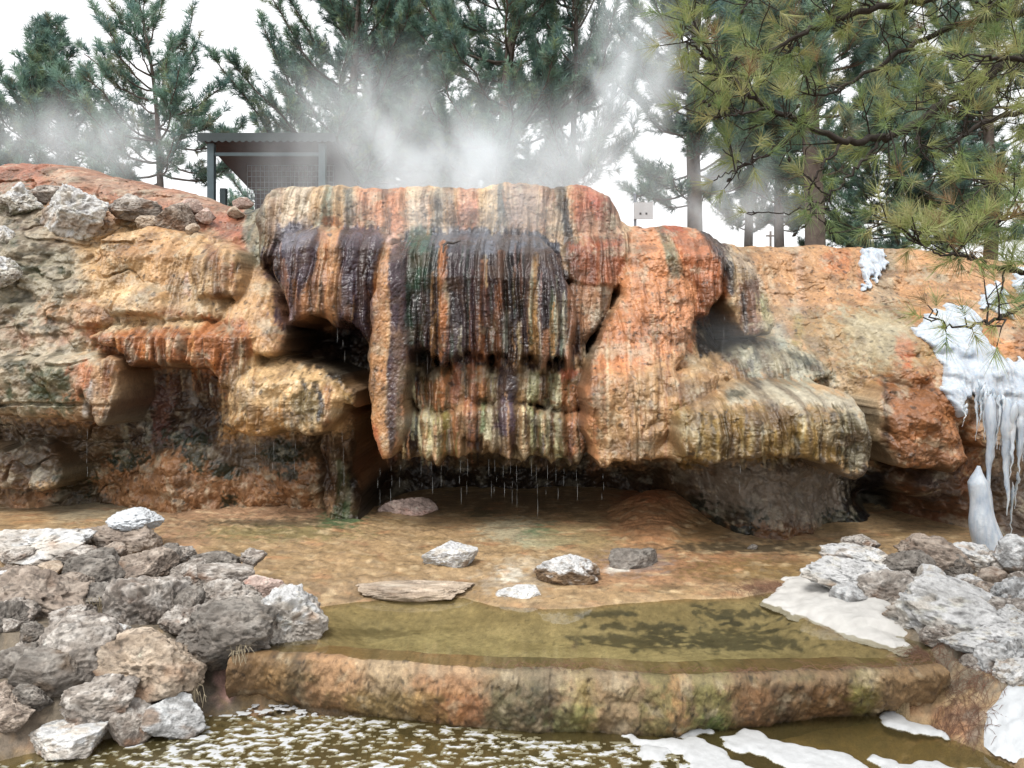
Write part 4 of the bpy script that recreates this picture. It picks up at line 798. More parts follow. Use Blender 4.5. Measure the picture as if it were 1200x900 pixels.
dband(400, 560, (150, 124, 64), .75, 8, .3, 812, 850); dband(520, 570, (182, 112, 76), .7, 8, .2, 812, 850); dband(420, 580, (206, 180, 150), .6, 8, .2, 770, 792)
dband(565, 660, (110, 102, 84), .9, 8, .3); dband(575, 600, (84, 84, 50), .7, 5, .3, 810, 870); dband(618, 632, (52, 56, 32), .8, 4, .3); dband(660, 676, (200, 184, 148), .8, 5, .2); dband(672, 700, (166, 148, 84), .8, 5, .3); dband(695, 760, (142, 122, 96), .9)
dband(600, 800, (146, 130, 110), .6, 8, .2, 770, 800); dband(640, 690, (92, 108, 46), .7, 6, .2, 830, 880); dband(755, 800, (120, 114, 62), .85, 6); dband(790, 806, (176, 130, 84), .9, 3); dband(806, 860, (126, 128, 66), .85, 5); dband(825, 858, (92, 122, 50), .9, 5, .2, 838, 880)
dband(855, 1010, (112, 82, 50), .9, 8); dband(905, 925, (72, 58, 42), .7, 5); dband(870, 900, (140, 96, 56), .7, 6); dband(940, 985, (132, 92, 48), .7, 6); dband(1000, 1030, (116, 116, 44), .85, 6); dband(1030, 1120, (140, 110, 74), .9, 6)
dband(800, 1040, (150, 132, 108), .5, 8, .2, 770, 803)
ms = sst(.05, .45, fbm2(sx * 5, SZ * 7 + DV[..., 1] * 3, 4, 318)) * sst(-.1, .3, perlin2(sx * 2.2, SZ * 2, 319)); dput(ms * .5, (84, 86, 46)); dk = sst(.1, .5, fbm2(sx * 7, SZ * 3.5, 4, 320)); dput(dk * .55, (78, 58, 40)); lt = sst(.15, .5, fbm2(sx * 8, SZ * 9, 4, 321)); dput(lt * .5, (196, 180, 156))
top_ = sst(.27, .31, DV[..., 2]) * sst(.08, .2, DV[..., 1] - ty[None]); dput(top_ * .9, (128, 106, 60), .8)
dput(sst(.03, -.01, DV[..., 2]) * .7, (60, 52, 34), .8)
DC *= (1 + .35 * fbm2(sx * 9, SZ * 12, 3, 315) + .3 * fbm2(sx * 40, SZ * 40 + DV[..., 1] * 20, 3, 316))[..., None]
DC *= (1 - .6 * sst(.25, .5, fbm2(sx * 26, SZ * 18 + DV[..., 1] * 10, 3, 317)))[..., None]
lum_ = (DC * np.array((.25, .6, .15))).sum(-1, keepdims=True); DC = np.clip((lum_ + (DC - lum_) * .9) * .64 * np.array((1.04, 1.02, .90)), .006, .6)
idx = np.arange(SX.size).reshape(SX.shape); dq = np.stack([idx[:-1, :-1], idx[:-1, 1:], idx[1:, 1:], idx[1:, :-1]], -1).reshape(-1, 4)
m_dam = stone_mat('crusted_stone', 45, 160, .25, (.7, .012), (.6, .005), .85, .25)
dam = mesh_np('dam_wall', DV.reshape(-1, 3), dq, m_dam, None, DC.reshape(-1, 3), DW.reshape(-1))
tag(dam, 'low rounded stone dam crusted orange, grey and mossy green between the two pools', 'dam')

# ---- water
def water_mat(name, tint, tint_amt, ripple, rs):
    t = NT(name); t.t.nodes.remove(t.b); o = t.obj()
    tr = t.n('ShaderNodeBsdfTransparent'); tr.inputs[0].default_value = (*tint, 1)
    df = t.n('ShaderNodeBsdfDiffuse'); df.inputs[0].default_value = (*lin((104, 94, 60)), 1)
    gl = t.n('ShaderNodeBsdfGlossy'); gl.inputs['Roughness'].default_value = .03; gl.inputs[0].default_value = (1, 1, 1, 1)
    fr = t.n('ShaderNodeFresnel'); fr.inputs['IOR'].default_value = 1.33
    mp = t.n('ShaderNodeMapping'); mp.inputs['Scale'].default_value = (1, 2.2, 1); t.l(o, mp.inputs[0])
    nb = t.bump(t.noise(rs, 3, .55, mp.outputs[0]), ripple, .02)
    t.l(nb, gl.inputs['Normal']); t.l(nb, fr.inputs['Normal'])
    m1 = t.n('ShaderNodeMixShader'); m1.inputs[0].default_value = tint_amt; t.l(tr.outputs[0], m1.inputs[1]); t.l(df.outputs[0], m1.inputs[2])
    m2 = t.n('ShaderNodeMixShader'); t.l(fr.outputs[0], m2.inputs[0]); t.l(m1.outputs[0], m2.inputs[1]); t.l(gl.outputs[0], m2.inputs[2])
    t.l(m2.outputs[0], t.out.inputs['Surface'])
    return t.m
m_up = water_mat('pool_water', (.93, .91, .82), .2, .05, 3.0)
m_lo = water_mat('basin_water', (.86, .82, .68), .25, .14, 5.0)
v = []; f = []
cn = 60; ii = np.linspace(0, n - 1, cn).astype(int)
for i in ii: v += [(tx[i], ty[i] + .085, .303), (tx[i] * 1.35, 6.6, .303)]
f = [(2 * i, 2 * i + 2, 2 * i + 3, 2 * i + 1) for i in range(cn - 1)]
tag(mesh_np('pool_water', v, f, m_up), 'shallow clear olive water of the upper pool', 'water', kind='structure')
v = [(-8.8, -2, .0), (8.8, -2, .0), (8.8, 2, 0), (-8.8, 2, 0)]; f = [(0, 1, 2, 3)]
v += [(-8.8, 4.3, 0), (8.8, 4.3, 0)]; f += [(3, 2, 5, 4)]
tag(mesh_np('basin_water', v, f, m_lo), 'brown lower pool water with floating foam in the foreground', 'water', kind='structure')
# ------------------------------------------------------------------ boulders
def icosphere(n):
    t = (1 + 5 ** .5) / 2
    v = [(-1, t, 0), (1, t, 0), (-1, -t, 0), (1, -t, 0), (0, -1, t), (0, 1, t), (0, -1, -t), (0, 1, -t), (t, 0, -1), (t, 0, 1), (-t, 0, -1), (-t, 0, 1)]
    f = [(0, 11, 5), (0, 5, 1), (0, 1, 7), (0, 7, 10), (0, 10, 11), (1, 5, 9), (5, 11, 4), (11, 10, 2), (10, 7, 6), (7, 1, 8), (3, 9, 4), (3, 4, 2), (3, 2, 6), (3, 6, 8), (3, 8, 9), (4, 9, 5), (2, 4, 11), (6, 2, 10), (8, 6, 7), (9, 8, 1)]
    v = np.array(v, float); v /= np.linalg.norm(v, axis=1, keepdims=True); f = np.array(f)
    for _ in range(n):
        e = np.sort(np.concatenate([f[:, [0, 1]], f[:, [1, 2]], f[:, [2, 0]]]), 1)
        u, inv = np.unique(e, axis=0, return_inverse=True); inv = inv.ravel()
        m = v[u[:, 0]] + v[u[:, 1]]; m /= np.linalg.norm(m, axis=1, keepdims=True)
        k = len(f); a, b, c = inv[:k] + len(v), inv[k:2 * k] + len(v), inv[2 * k:] + len(v)
        v = np.concatenate([v, m])
        f = np.concatenate([np.stack([f[:, 0], a, c], 1), np.stack([f[:, 1], b, a], 1), np.stack([f[:, 2], c, b], 1), np.stack([a, b, c], 1)])
    return v, f
ICO = {n: icosphere(n) for n in (3, 4, 5)}
m_rock = stone_mat('pitted_limestone', 14, 60, .22, (.7, .03), (.8, .014), .92, .5, 22)
m_snow = plain_mat('crusted_snow', (.42, .44, .46), .6, .08, 25, 0, .5)
TONES = {  # body, second tone, stain, crust on top
 'grey': ((164, 156, 148), (128, 118, 110), (133, 104, 83), (217, 212, 206), .5), 'dark': ((136, 129, 122), (104, 98, 92), (112, 96, 80), (172, 167, 160), .4),
 'brown': ((163, 150, 138), (127, 114, 104), (133, 106, 86), (208, 196, 184), .35), 'pale': ((205, 199, 191), (165, 158, 150), (157, 130, 107), (238, 238, 238), .7),
 'tan': ((186, 170, 152), (150, 134, 118), (144, 115, 92), (225, 212, 196), .3), 'blue': ((176, 176, 176), (138, 137, 136), (149, 130, 114), (231, 235, 238), .6),
 'pink': ((201, 180, 170), (162, 144, 136), (174, 129, 113), (237, 214, 204), .3), 'white': ((221, 217, 210), (189, 183, 175), (147, 123, 100), (238, 238, 238), .9),
 'capped': ((147, 125, 101), (109, 91, 74), (93, 74, 56), (238, 238, 238), 1.2), 'mossy': ((201, 196, 186), (142, 133, 122), (77, 82, 50), (238, 238, 237), .8)}
_rk = [0]
def rock_verts(seed, sub=5, plane=14, sharp=.72, karst=1.0):
    rng = np.random.default_rng(seed)
    p, f = ICO[sub]
    r = np.full(len(p), 1.0)
    for _ in range(plane):
        nrm = rng.normal(size=3); nrm /= np.linalg.norm(nrm)
        dd = rng.uniform(sharp - .19, .86); c = p @ nrm
        with np.errstate(divide='ignore'): r = np.minimum(r, np.where(c > .05, dd / np.maximum(c, .05), 9))
    o = rng.uniform(-50, 50, 3); q = p * r[:, None]
    k = [q[:, i] + o[i] for i in range(3)]
    h = .12 * fbm3(k[0] * 1.3, k[1] * 1.3, k[2] * 1.3, 3, seed) + karst * (.075 * fbm3(k[0] * 3.2, k[1] * 3.2, k[2] * 3.2, 3, seed + 5, True) + .055 * fbm3(k[0] * 8, k[1] * 8, k[2] * 8, 2, seed + 9, True))
    h -= karst * .10 * sst(.15, .5, perlin3(k[0] * 4.5, k[1] * 4.5, k[2] * 4.5, seed + 31)) + karst * .04 * sst(.15, .45, perlin3(k[0] * 13, k[1] * 13, k[2] * 13, seed + 32))
    q = q + p * h[:, None]
    lo, hi = q.min(0), q.max(0)
    return (q - (lo + hi) / 2) / ((hi - lo) / 2), f, k
def rock_cols(q, k, tone, seed):
    a, b, c, d, top = [np.array(x) if not isinstance(x, float) else x for x in ([lin(t) for t in TONES[tone][:4]] + [TONES[tone][4]])]
    n1 = sst(-.2, .35, fbm3(k[0] * 1.8, k[1] * 1.8, k[2] * 1.8, 3, seed + 41))[:, None]
    col = a * (1 - n1) + b * n1
    n2 = sst(.05, .4, fbm3(k[0] * 1.4, k[1] * 1.4, k[2] * 1.4, 3, seed + 43) + .15 * (-q[:, 2]))[:, None] * .8
    col = col * (1 - n2) + c * n2
    n3 = (sst(-.05, .45, fbm3(k[0] * 3, k[1] * 3, k[2] * 3, 3, seed + 45) + .35 * q[:, 2] * top) * min(1, top + .2))[:, None]
    col = col * (1 - n3) + d * n3
    col = col * (1 + .35 * fbm3(k[0] * 7, k[1] * 7, k[2] * 7, 3, seed + 47))[:, None]
    return np.clip(col, .01, .8)
def rock(px, py, w_, h_, Y, label, tone='grey', group=None, sub=None, cat='rock', depth=.85, tilt=0, plane=14, sharp=.72, karst=1.0, name='boulder', grow=1.07, seed=None):
    if group and 'right bank' in group: grow = 1.12
    _rk[0] += 1; seed = seed or 700 + _rk[0] * 13
    sub = sub or (5 if w_ > 34 else 4)
    q, f, k = rock_verts(seed, sub, plane, sharp, karst)
    col = np.clip(.25 * (rock_cols(q, k, tone, seed) / .25) ** 1.12, .01, .7) * .70
    pt_ = sst(.12, .42, perlin3(k[0] * 9, k[1] * 9, k[2] * 9, seed + 61) + .5 * perlin3(k[0] * 22, k[1] * 22, k[2] * 22, seed + 62))[:, None]; col = col * (1 - .5 * pt_ * min(karst, 1))
    s = Y / F / 2 * grow
    rx, rz = w_ * s, h_ * s; ry = depth * math.sqrt(rx * rz) if w_ < 2.2 * h_ else depth * rx * .8
    v = q * np.array((rx, ry, rz))
    t = math.radians(tilt); ct, st = math.cos(t), math.sin(t)
    v = np.stack([v[:, 0] * ct - v[:, 2] * st, v[:, 1], v[:, 0] * st + v[:, 2] * ct], 1)
    lc = list(P(px, py, Y + (.14 if group and 'slope' in group else 0)))
    if group and 'bank' in group: lc[2] = max(lc[2], float(ground_z(np.array([lc[0]]), np.array([lc[1]]))[0]) + .12 * rz)
    o = mesh_np(name, v, f, m_rock, None, col, np.full(len(v), .12), loc=lc)
    return tag(o, label, cat, group)
GL, GR = 'rubble boulders heaped on the left bank', 'pale boulders heaped on the right bank'
# left heap: x, y, width, height (photo pixels), distance, words
rock(140, 632, 100, 46, 5.95, 'brown grey rock at the back tip of the left heap under a cap of snow', 'brown', GL, tilt=-10)
rock(48, 640, 120, 38, 5.65, 'long pale flat slab along the back of the left heap', 'pale', GL, sharp=.6)
rock(58, 666, 34, 17, 5.3, 'small smooth tan stone lying on top of the left heap', 'tan', GL, karst=.4)
rock(16, 684, 50, 30, 5.1, 'flat whitish stone at the left edge behind the big brown boulder', 'white', GL, karst=.6)
rock(92, 655, 56, 30, 5.4, 'lumpy grey rock in front of the long pale slab', 'grey', GL)
rock(112, 676, 76, 56, 5.2, 'rounded boulder with a dark hollow side in the middle of the left heap', 'dark', GL)
rock(170, 668, 66, 48, 5.25, 'orange stained grey rock behind the tall upright grey boulder', 'brown', GL)
rock(48, 716, 120, 74, 4.85, 'large brown and grey boulder leaning at the left end of the heap', 'brown', GL, tilt=-18)
rock(174, 712, 92, 80, 4.75, 'tall upright grey boulder in the centre of the left heap', 'grey', GL)
rock(226, 676, 56, 44, 5.2, 'grey rock between the central boulder and the two stacked ridge rocks', 'grey', GL)
rock(252, 661, 56, 30, 5.4, 'dark topped rock on the back ridge of the left heap', 'dark', GL)
rock(266, 680, 64, 40, 5.15, 'smooth striped grey rock below the dark topped ridge rock', 'grey', GL, karst=.6)
rock(265, 702, 80, 42, 4.9, 'broad grey rock lying behind the dark coarse boulder', 'grey', GL)
rock(222, 706, 32, 36, 4.75, 'small dark rock wedged against the central grey boulder', 'dark', GL)
rock(264, 742, 118, 78, 4.55, 'dark coarse grey boulder above the dam end', 'dark', GL, karst=1.2, plane=6)
rock(340, 726, 84, 80, 4.7, 'porous white and brown boulder at the edge of the upper pool', 'pale', GL, karst=1.3)
rock(308, 692, 50, 36, 5.1, 'pinkish smooth rock behind the porous boulder', 'pink', GL, karst=.5)
rock(92, 764, 108, 78, 4.35, 'grey boulder with a yellowish face left of the big tan boulder', 'grey', GL)
rock(182, 778, 112, 80, 4.3, 'big tan brown pitted boulder above the water in the left heap', 'tan', GL, plane=7)
rock(4, 756, 50, 52, 4.5, 'cropped dark grey rock at the left edge of the photo', 'dark', GL)
rock(20, 800, 72, 54, 4.25, 'purplish grey stone below the cropped rock at the left edge', 'dark', GL, karst=.6)
rock(122, 822, 84, 58, 4.1, 'yellowish grey wedge rock below the big tan boulder', 'grey', GL, tilt=8)
rock(62, 824, 92, 60, 4.2, 'smooth dark slab between the purplish stone and the wedge rock', 'dark', GL, karst=.5)
rock(154, 846, 52, 44, 4.05, 'upright small grey stone standing at the left waterline', 'grey', GL, karst=.5)
rock(204, 838, 74, 44, 4.12, 'low rounded bluish grey stone at the waterline beside the pink bank', 'blue', GL, karst=.6)
rock(72, 868, 104, 40, 3.98, 'low flat pale stone with a mossy foot at the waterline', 'pale', GL, karst=.6)
rock(8, 838, 50, 40, 4.05, 'rusty brown lump above the low flat pale stone', 'brown', GL)
rock(128, 712, 50, 40, 4.95, 'small shadowed rock under dry grass left of the central boulder', 'dark', GL)
rock(132, 795, 46, 40, 4.35, 'grey rock wedged between the yellowish boulder and the big tan boulder', 'grey', GL)
rock(215, 745, 50, 44, 4.65, 'grey rock filling the gap between central and dark coarse boulders', 'grey', GL)
rock(20, 655, 46, 26, 5.5, 'knobbly grey rock at the left edge behind the flat whitish stone', 'grey', GL)
rock(210, 652, 40, 26, 5.5, 'small grey rock on the back ridge left of the dark topped rock', 'grey', GL)
rock(36, 770, 50, 40, 4.4, 'grey rock between the cropped rock and the yellowish boulder', 'grey', GL)
rock(-14, 712, 60, 50, 4.8, 'grey rock mostly outside the left edge beside the big brown boulder', 'grey', GL)
rock(84, 692, 60, 44, 5.0, 'grey brown rock between the hollow boulder and the leaning boulder', 'brown', GL)
rock(206, 800, 44, 36, 4.25, 'small brown rock under the big tan boulder by the pink bank', 'brown', GL)
rock(296, 716, 40, 36, 4.85, 'small grey rock wedged behind the porous boulder', 'grey', GL)
rock(104, 858, 46, 30, 4.05, 'small grey stone between the pale flat stone and the upright stone', 'grey', GL)
rock(36, 850, 44, 34, 4.08, 'dark stone behind the low flat pale stone', 'dark', GL)
rock(84, 738, 60, 36, 4.6, 'grey slab behind the yellowish faced boulder', 'grey', GL)
rg = np.random.default_rng(31)
for i in range(34):           # small rubble between the boulders
    px, py = rg.uniform(-10, 330), rg.uniform(640, 850)
    if py > 690 + .0 and px > 350 - (py - 690) * .7: px *= .6
    Y = float(np.interp(py, [640, 700, 760, 820, 860], [5.4, 4.85, 4.4, 4.15, 4.02])) - .04
    s_ = rg.uniform(14, 26)
    if px > 185 and py > 770: continue
    Y += .16
    rock(px, py, s_ * 1.3, s_, Y, 'small grey rubble stone filling a gap between the left bank boulders', ('grey', 'dark', 'brown', 'pale')[i % 4], 'small rubble stones on the left bank', sub=4, name='stone')
rock(14, 735, 66, 46, 4.62, 'grey brown rock under the leaning boulder at the left edge', 'grey', GL)
rock(10, 866, 60, 40, 3.98, 'brown stone at the left edge of the waterline', 'brown', GL)
rock(50, 790, 50, 40, 4.3, 'grey stone between the purplish stone and the yellowish boulder', 'grey', GL)
# right heap
rock(1060, 690, 44, 36, 5.35, 'grey filler rock between the angular rock and the triangular stone', 'grey', GR)
rock(1120, 668, 46, 34, 5.6, 'dark rock between the brown boulder and the knobbly pale boulder', 'dark', GR)
rock(1090, 722, 44, 26, 5.0, 'pale lump behind the left end of the largest ridged boulder', 'pale', GR)
rock(1160, 716, 40, 30, 5.1, 'brown stone between the round grey stone and the dark bluish boulder', 'brown', GR)
rock(1180, 756, 60, 40, 4.7, 'grey boulder at the right edge behind the flat white slab', 'grey', GR)
rock(1009, 638, 42, 19, 5.75, 'small dark knob crowning the right heap', 'grey', GR)
rock(1006, 655, 92, 28, 5.6, 'long flat pale slab below the dark knob of the right heap', 'pale', GR, tilt=-6, sharp=.62)
rock(996, 680, 108, 46, 5.35, 'big pale creased boulder resting on the white crust shelf', 'white', GR, tilt=-4)
rock(1000, 702, 46, 34, 5.15, 'smooth bluish white stone at the front of the creased boulder', 'blue', GR, karst=.3)
rock(1040, 702, 62, 54, 5.15, 'angular grey rock right of the bluish white stone', 'grey', GR)
rock(1062, 668, 62, 44, 5.5, 'dark grey rock behind the pale triangular stone', 'dark', GR)
rock(1098, 682, 40, 38, 5.3, 'pale triangular stone standing in the middle of the right heap', 'pale', GR, karst=.5, plane=7, sharp=.6)
rock(1096, 655, 84, 50, 5.75, 'big brown grey boulder at the back of the right heap', 'brown', GR, tilt=-12)
rock(1143, 660, 70, 44, 5.7, 'knobbly pale boulder beside the foot of the ice column', 'pale', GR)
rock(1192, 650, 48, 40, 5.6, 'smooth blue grey boulder at the right edge below the icicles', 'blue', GR, karst=.5)
rock(1160, 682, 34, 28, 5.4, 'small square brown rock under the knobbly pale boulder', 'brown', GR, karst=.5)
rock(1141, 684, 22, 20, 5.35, 'small pale stone left of the square brown rock', 'pale', GR)
rock(1136, 704, 40, 30, 5.15, 'round grey stone above the big ridged boulder', 'grey', GR)
rock(1188, 714, 56, 48, 5.0, 'dark bluish boulder at the right edge above the ridged boulder', 'blue', GR)
rock(1122, 738, 160, 72, 4.8, 'largest pale ridged boulder at the front of the right heap', 'white', GR, tilt=-12, karst=1.1)
rock(1104, 703, 28, 20, 5.1, 'small white stone right of the angular grey rock', 'white', GR)
rock(1074, 742, 54, 42, 4.85, 'knotty grey rock at the left foot of the largest ridged boulder', 'grey', GR, karst=1.4)
rock(1152, 784, 92, 32, 4.45, 'flat white slab below the largest ridged boulder', 'white', GR, sharp=.62)
rock(1172, 812, 60, 54, 4.3, 'bluish mottled boulder at the right edge under the flat white slab', 'blue', GR)
rock(1206, 796, 44, 56, 4.35, 'pale rock cut off by the right edge of the photo', 'pale', GR)
rock(1196, 684, 30, 24, 5.35, 'small grey stone at the right edge above the dark bluish boulder', 'grey', GR)
rock(1070, 712, 36, 22, 5.1, 'low white lump between the angular grey rock and the ridged boulder', 'white', GR)
rock(1100, 772, 44, 26, 4.55, 'grey stone at the left end of the flat white slab', 'grey', GR)
rock(1190, 766, 50, 40, 4.6, 'grey white rock at the right edge above the cropped pale rock', 'white', GR)
rock(1150, 760, 44, 30, 4.62, 'knobbly grey rock directly under the ridged boulder', 'grey', GR)
rock(1196, 838, 54, 40, 4.15, 'pale grey rock at the right edge above the dirty snow patch', 'pale', GR)
rock(1148, 812, 34, 26, 4.3, 'small grey rock left of the bluish mottled boulder', 'grey', GR)
rock(1040, 672, 40, 30, 5.5, 'grey rock between the creased boulder and the dark grey rock', 'grey', GR)
rock(1170, 664, 40, 34, 5.65, 'grey rock between the knobbly boulder and the smooth blue grey boulder', 'grey', GR)
rock(1128, 690, 34, 24, 5.3, 'small white stone above the round grey stone', 'white', GR)
# stones lying on the wet flat
rock(528, 652, 62, 32, 5.9, 'heart shaped whitish rock alone on the wet flat', 'white', None, cat='rock', tilt=6, karst=.7, name='rock')
rock(664, 670, 74, 40, 5.62, 'brown rock with a white lime cap beside the upper pool', 'capped', None, tilt=-5, karst=.7, name='rock')
rock(608, 698, 52, 25, 5.38, 'white crusted lump at the far waterline of the upper pool', 'white', None, karst=.6, name='rock')
rock(478, 602, 66, 34, 7.5, 'pinkish grey flat rock at the mouth of the drip cave', 'pink', None, karst=.6, name='rock')
rock(486, 694, 130, 20, 5.44, 'low flat tan ledge stone along the far edge of the upper pool', 'tan', None, karst=.5, name='rock', depth=.5)
rock(742, 660, 56, 30, 5.95, 'low purplish grey rock right of the brown capped rock', 'dark', None, karst=.6, name='rock')
rock(384, 619, 10, 8, 6.9, 'tiny white pebble on the green algae near the cliff foot', 'white', None, sub=3, karst=.3, name='pebble')
rock(882, 537 + 105, 12, 8, 6.35, 'tiny dark pebble on the gravel line under the right recess', 'dark', None, sub=3, name='pebble')
# rocks set in the slope at the top left
GS = 'weathered rocks set in the top left slope'
rock(92, 252, 78, 66, 7.72, 'large white weathered boulder in the top left slope', 'white', GS, plane=7)
rock(22, 238, 52, 46, 7.75, 'white rock with dark moss at the left edge of the slope', 'mossy', GS)
rock(10, 282, 46, 34, 7.45, 'second mossy white rock below the first at the left edge', 'mossy', GS)
rock(58, 228, 40, 22, 7.95, 'small grey rock behind the large white boulder', 'grey', GS)
rock(160, 245, 62, 34, 7.85, 'dark bellied grey rock right of the large white boulder', 'grey', GS)
rock(206, 258, 42, 40, 7.75, 'brown knotted rock beside the dark bellied grey rock', 'brown', GS)
rock(178, 261, 34, 18, 7.7, 'flat tan rock under the dark bellied grey rock', 'tan', GS)
rock(240, 253, 22, 20, 7.85, 'reddish round stone at the right end of the slope rocks', 'pink', GS, karst=.5)
rock(224, 242, 26, 18, 7.9, 'reddish flat stone above the brown knotted rock', 'pink', GS, karst=.5)
rock(226, 270, 16, 16, 7.6, 'small orange pebble under the brown knotted rock', 'tan', GS, karst=.4)
rock(277, 249, 20, 14, 8.15, 'small orange stone on the rim left of the upper tier', 'tan', GS, karst=.4)
rock(284, 238, 26, 14, 8.25, 'dusky rounded rock on the rim under the shelter', 'pink', GS, karst=.4)
rock(-2, 320, 50, 40, 7.0, 'grey ledge rock cut off by the left edge below the mossy pair', 'mossy', GS)

# ------------------------------------------------------------------ slabs: crust, snow, foam
def slab(name, poly, z0, th, edge, mat, label=None, cat=None, kind=None, group=None, step=.012, wob=.02, lump_=.01, colour=None):
    w2 = [W0(a, b, z0) for a, b in poly]
    x0, x1 = min(p[0] for p in w2) - .05, max(p[0] for p in w2) + .05; y0, y1 = min(p[1] for p in w2) - .05, max(p[1] for p in w2) + .05
    ax = np.arange(x0, x1, step); ay = np.arange(y0, y1, step); gx_, gy_ = np.meshgrid(ax, ay)
    sd, _, _ = poly_sd(gx_ + wob * perlin2(gx_ * 5, gy_ * 5, 401) + wob * .5 * perlin2(gx_ * 17, gy_ * 17, 402), gy_ + wob * perlin2(gx_ * 5, gy_ * 5, 403) + wob * .5 * perlin2(gx_ * 15, gy_ * 15, 404), w2)
    return field_mesh(name, gx_, gy_, sd, z0, th, edge, lump_, mat, label, cat, kind, group)
def field_mesh(name, gx_, gy_, sd, z0, th, edge, lump_, mat, label=None, cat=None, kind=None, group=None):
    s = np.clip(sd / edge, 0, 1)
    z = (np.maximum(z0, ground_z(gx_, gy_) - .01) if name in ('mineral_crust', 'snow_patch') else z0) - .006 + th * np.sqrt(np.clip(1 - (1 - s) ** 2, 0, 1)) + s * lump_ * fbm2(gx_ * 9, gy_ * 9, 4, 405)
    idx = np.arange(gx_.size).reshape(gx_.shape)
    q = np.stack([idx[:-1, :-1], idx[:-1, 1:], idx[1:, 1:], idx[1:, :-1]], -1).reshape(-1, 4)
    ok = (sd > 0)[:-1, :-1] | (sd > 0)[:-1, 1:] | (sd > 0)[1:, 1:] | (sd > 0)[1:, :-1]
    q = q[ok.ravel()]
    u, inv = np.unique(q.ravel(), return_inverse=True)
    V_ = np.stack([gx_, gy_, z], -1).reshape(-1, 3)[u]
    o = mesh_np(name, V_, inv.reshape(-1, 4), mat)
    return tag(o, label, cat, group, kind)
m_crust = plain_mat('lime_crust', (.44, .43, .41), .75, .14, 9, 0, .5)
m_foam = plain_mat('foam', (.38, .39, .40), .7, .10, 30, 0, .4)
slab('mineral_crust', ((893, 706), (904, 695), (930, 684), (965, 676), (1010, 680), (1035, 705), (1050, 735), (1070, 758), (1064, 768), (1045, 764), (1000, 750), (960, 736), (922, 722)), .285, .05, .16, m_crust, 'smooth white mineral crust shelf at the right edge of the upper pool', 'mineral crust', wob=.06, lump_=.02)
GF = 'foam rafts floating on the lower pool'
for lab, poly in (('long white foam raft drifting from the dam toward the bottom edge', ((729, 858), (748, 862), (776, 866), (795, 860), (812, 861), (835, 871), (862, 884), (884, 900), (905, 925), (826, 925), (803, 897), (786, 882), (765, 875), (745, 868))),
                  ('small foam patch touching the dam foot above the long raft', ((782, 856), (800, 853), (836, 855), (834, 859), (800, 860))),
                  ('broad ragged foam raft right of the long raft', ((850, 863), (868, 857), (900, 867), (930, 871), (960, 880), (1000, 887), (1014, 900), (1018, 920), (960, 915), (915, 894), (890, 885), (868, 878), (852, 869))),
                  ('thick foam tongue against the right end of the dam', ((1027, 838), (1036, 829), (1052, 832), (1064, 845), (1085, 851), (1106, 859), (1110, 865), (1090, 864), (1065, 859), (1044, 852))),
                  ('round foam patch left of the long raft', ((744, 880), (760, 874), (782, 878), (790, 885), (770, 889), (748, 886))),
                  ('flat foam patch at the bottom edge under the thick tongue', ((1022, 888), (1050, 884), (1056, 892), (1090, 894), (1120, 898), (1150, 905), (1120, 920), (1040, 915)))):
    slab('foam_raft', poly, .004, .022, .05, m_foam, lab, 'foam', group=GF, step=.008, wob=.05, lump_=.008)
slab('snow_patch', ((1150, 870), (1158, 858), (1176, 854), (1215, 858), (1240, 880), (1225, 900), (1190, 890), (1168, 882)), .03, .04, .14, m_snow, 'dirty snow patch on the right bank in the bottom corner', 'snow', wob=.03, lump_=.05)
fx_ = np.arange(-3.2, 1.35, .0075); fy_ = np.arange(3.0, 4.7, .0075); fX, fY = np.meshgrid(fx_, fy_)
fl_poly = [W0(a, b, 0) for a, b in ((120, 876), (215, 850), (300, 822), (420, 838), (520, 850), (640, 862), (740, 872), (800, 888), (815, 900), (760, 940), (-60, 1000), (-80, 905))]
sd, _, _ = poly_sd(fX + .12 * perlin2(fX * 2, fY * 4, 411), fY + .06 * perlin2(fX * 2, fY * 4, 412), fl_poly)
wxf = fX + .03 * perlin2(fX * 6, fY * 10, 413)
fn = perlin2(wxf * 13, fY * 27, 414) + .65 * perlin2(wxf * 29, fY * 52, 415) + .45 * perlin2(wxf * 66, fY * 110, 416) + .45 * perlin2(fX * 1.6, fY * 2.6, 417) - .21
tag(field_mesh('foam', fX, fY, np.minimum(fn * .05, sd * .25), .003, .005, .03, .002, m_foam), 'scattered white foam flakes on the lower pool', 'foam', kind='stuff')
# foam rim along the dam foot
mb = MB(); rng = np.random.default_rng(4)
def snow_lump(px, py, w_, h_, Y, label, seed, name='snow_lump', depth=.9, cat='snow'):
    q, f, k = rock_verts(seed, 5, 8, .8, 1.1)
    s = Y / F / 2
    return tag(mesh_np(name, q * np.array((w_ * s, depth * w_ * s, h_ * s)), f, m_snow, loc=P(px, py, Y)), label, cat)
snow_lump(158, 610, 62, 28, 6.03, 'white snow cap on the rock at the back tip of the left heap', 91)
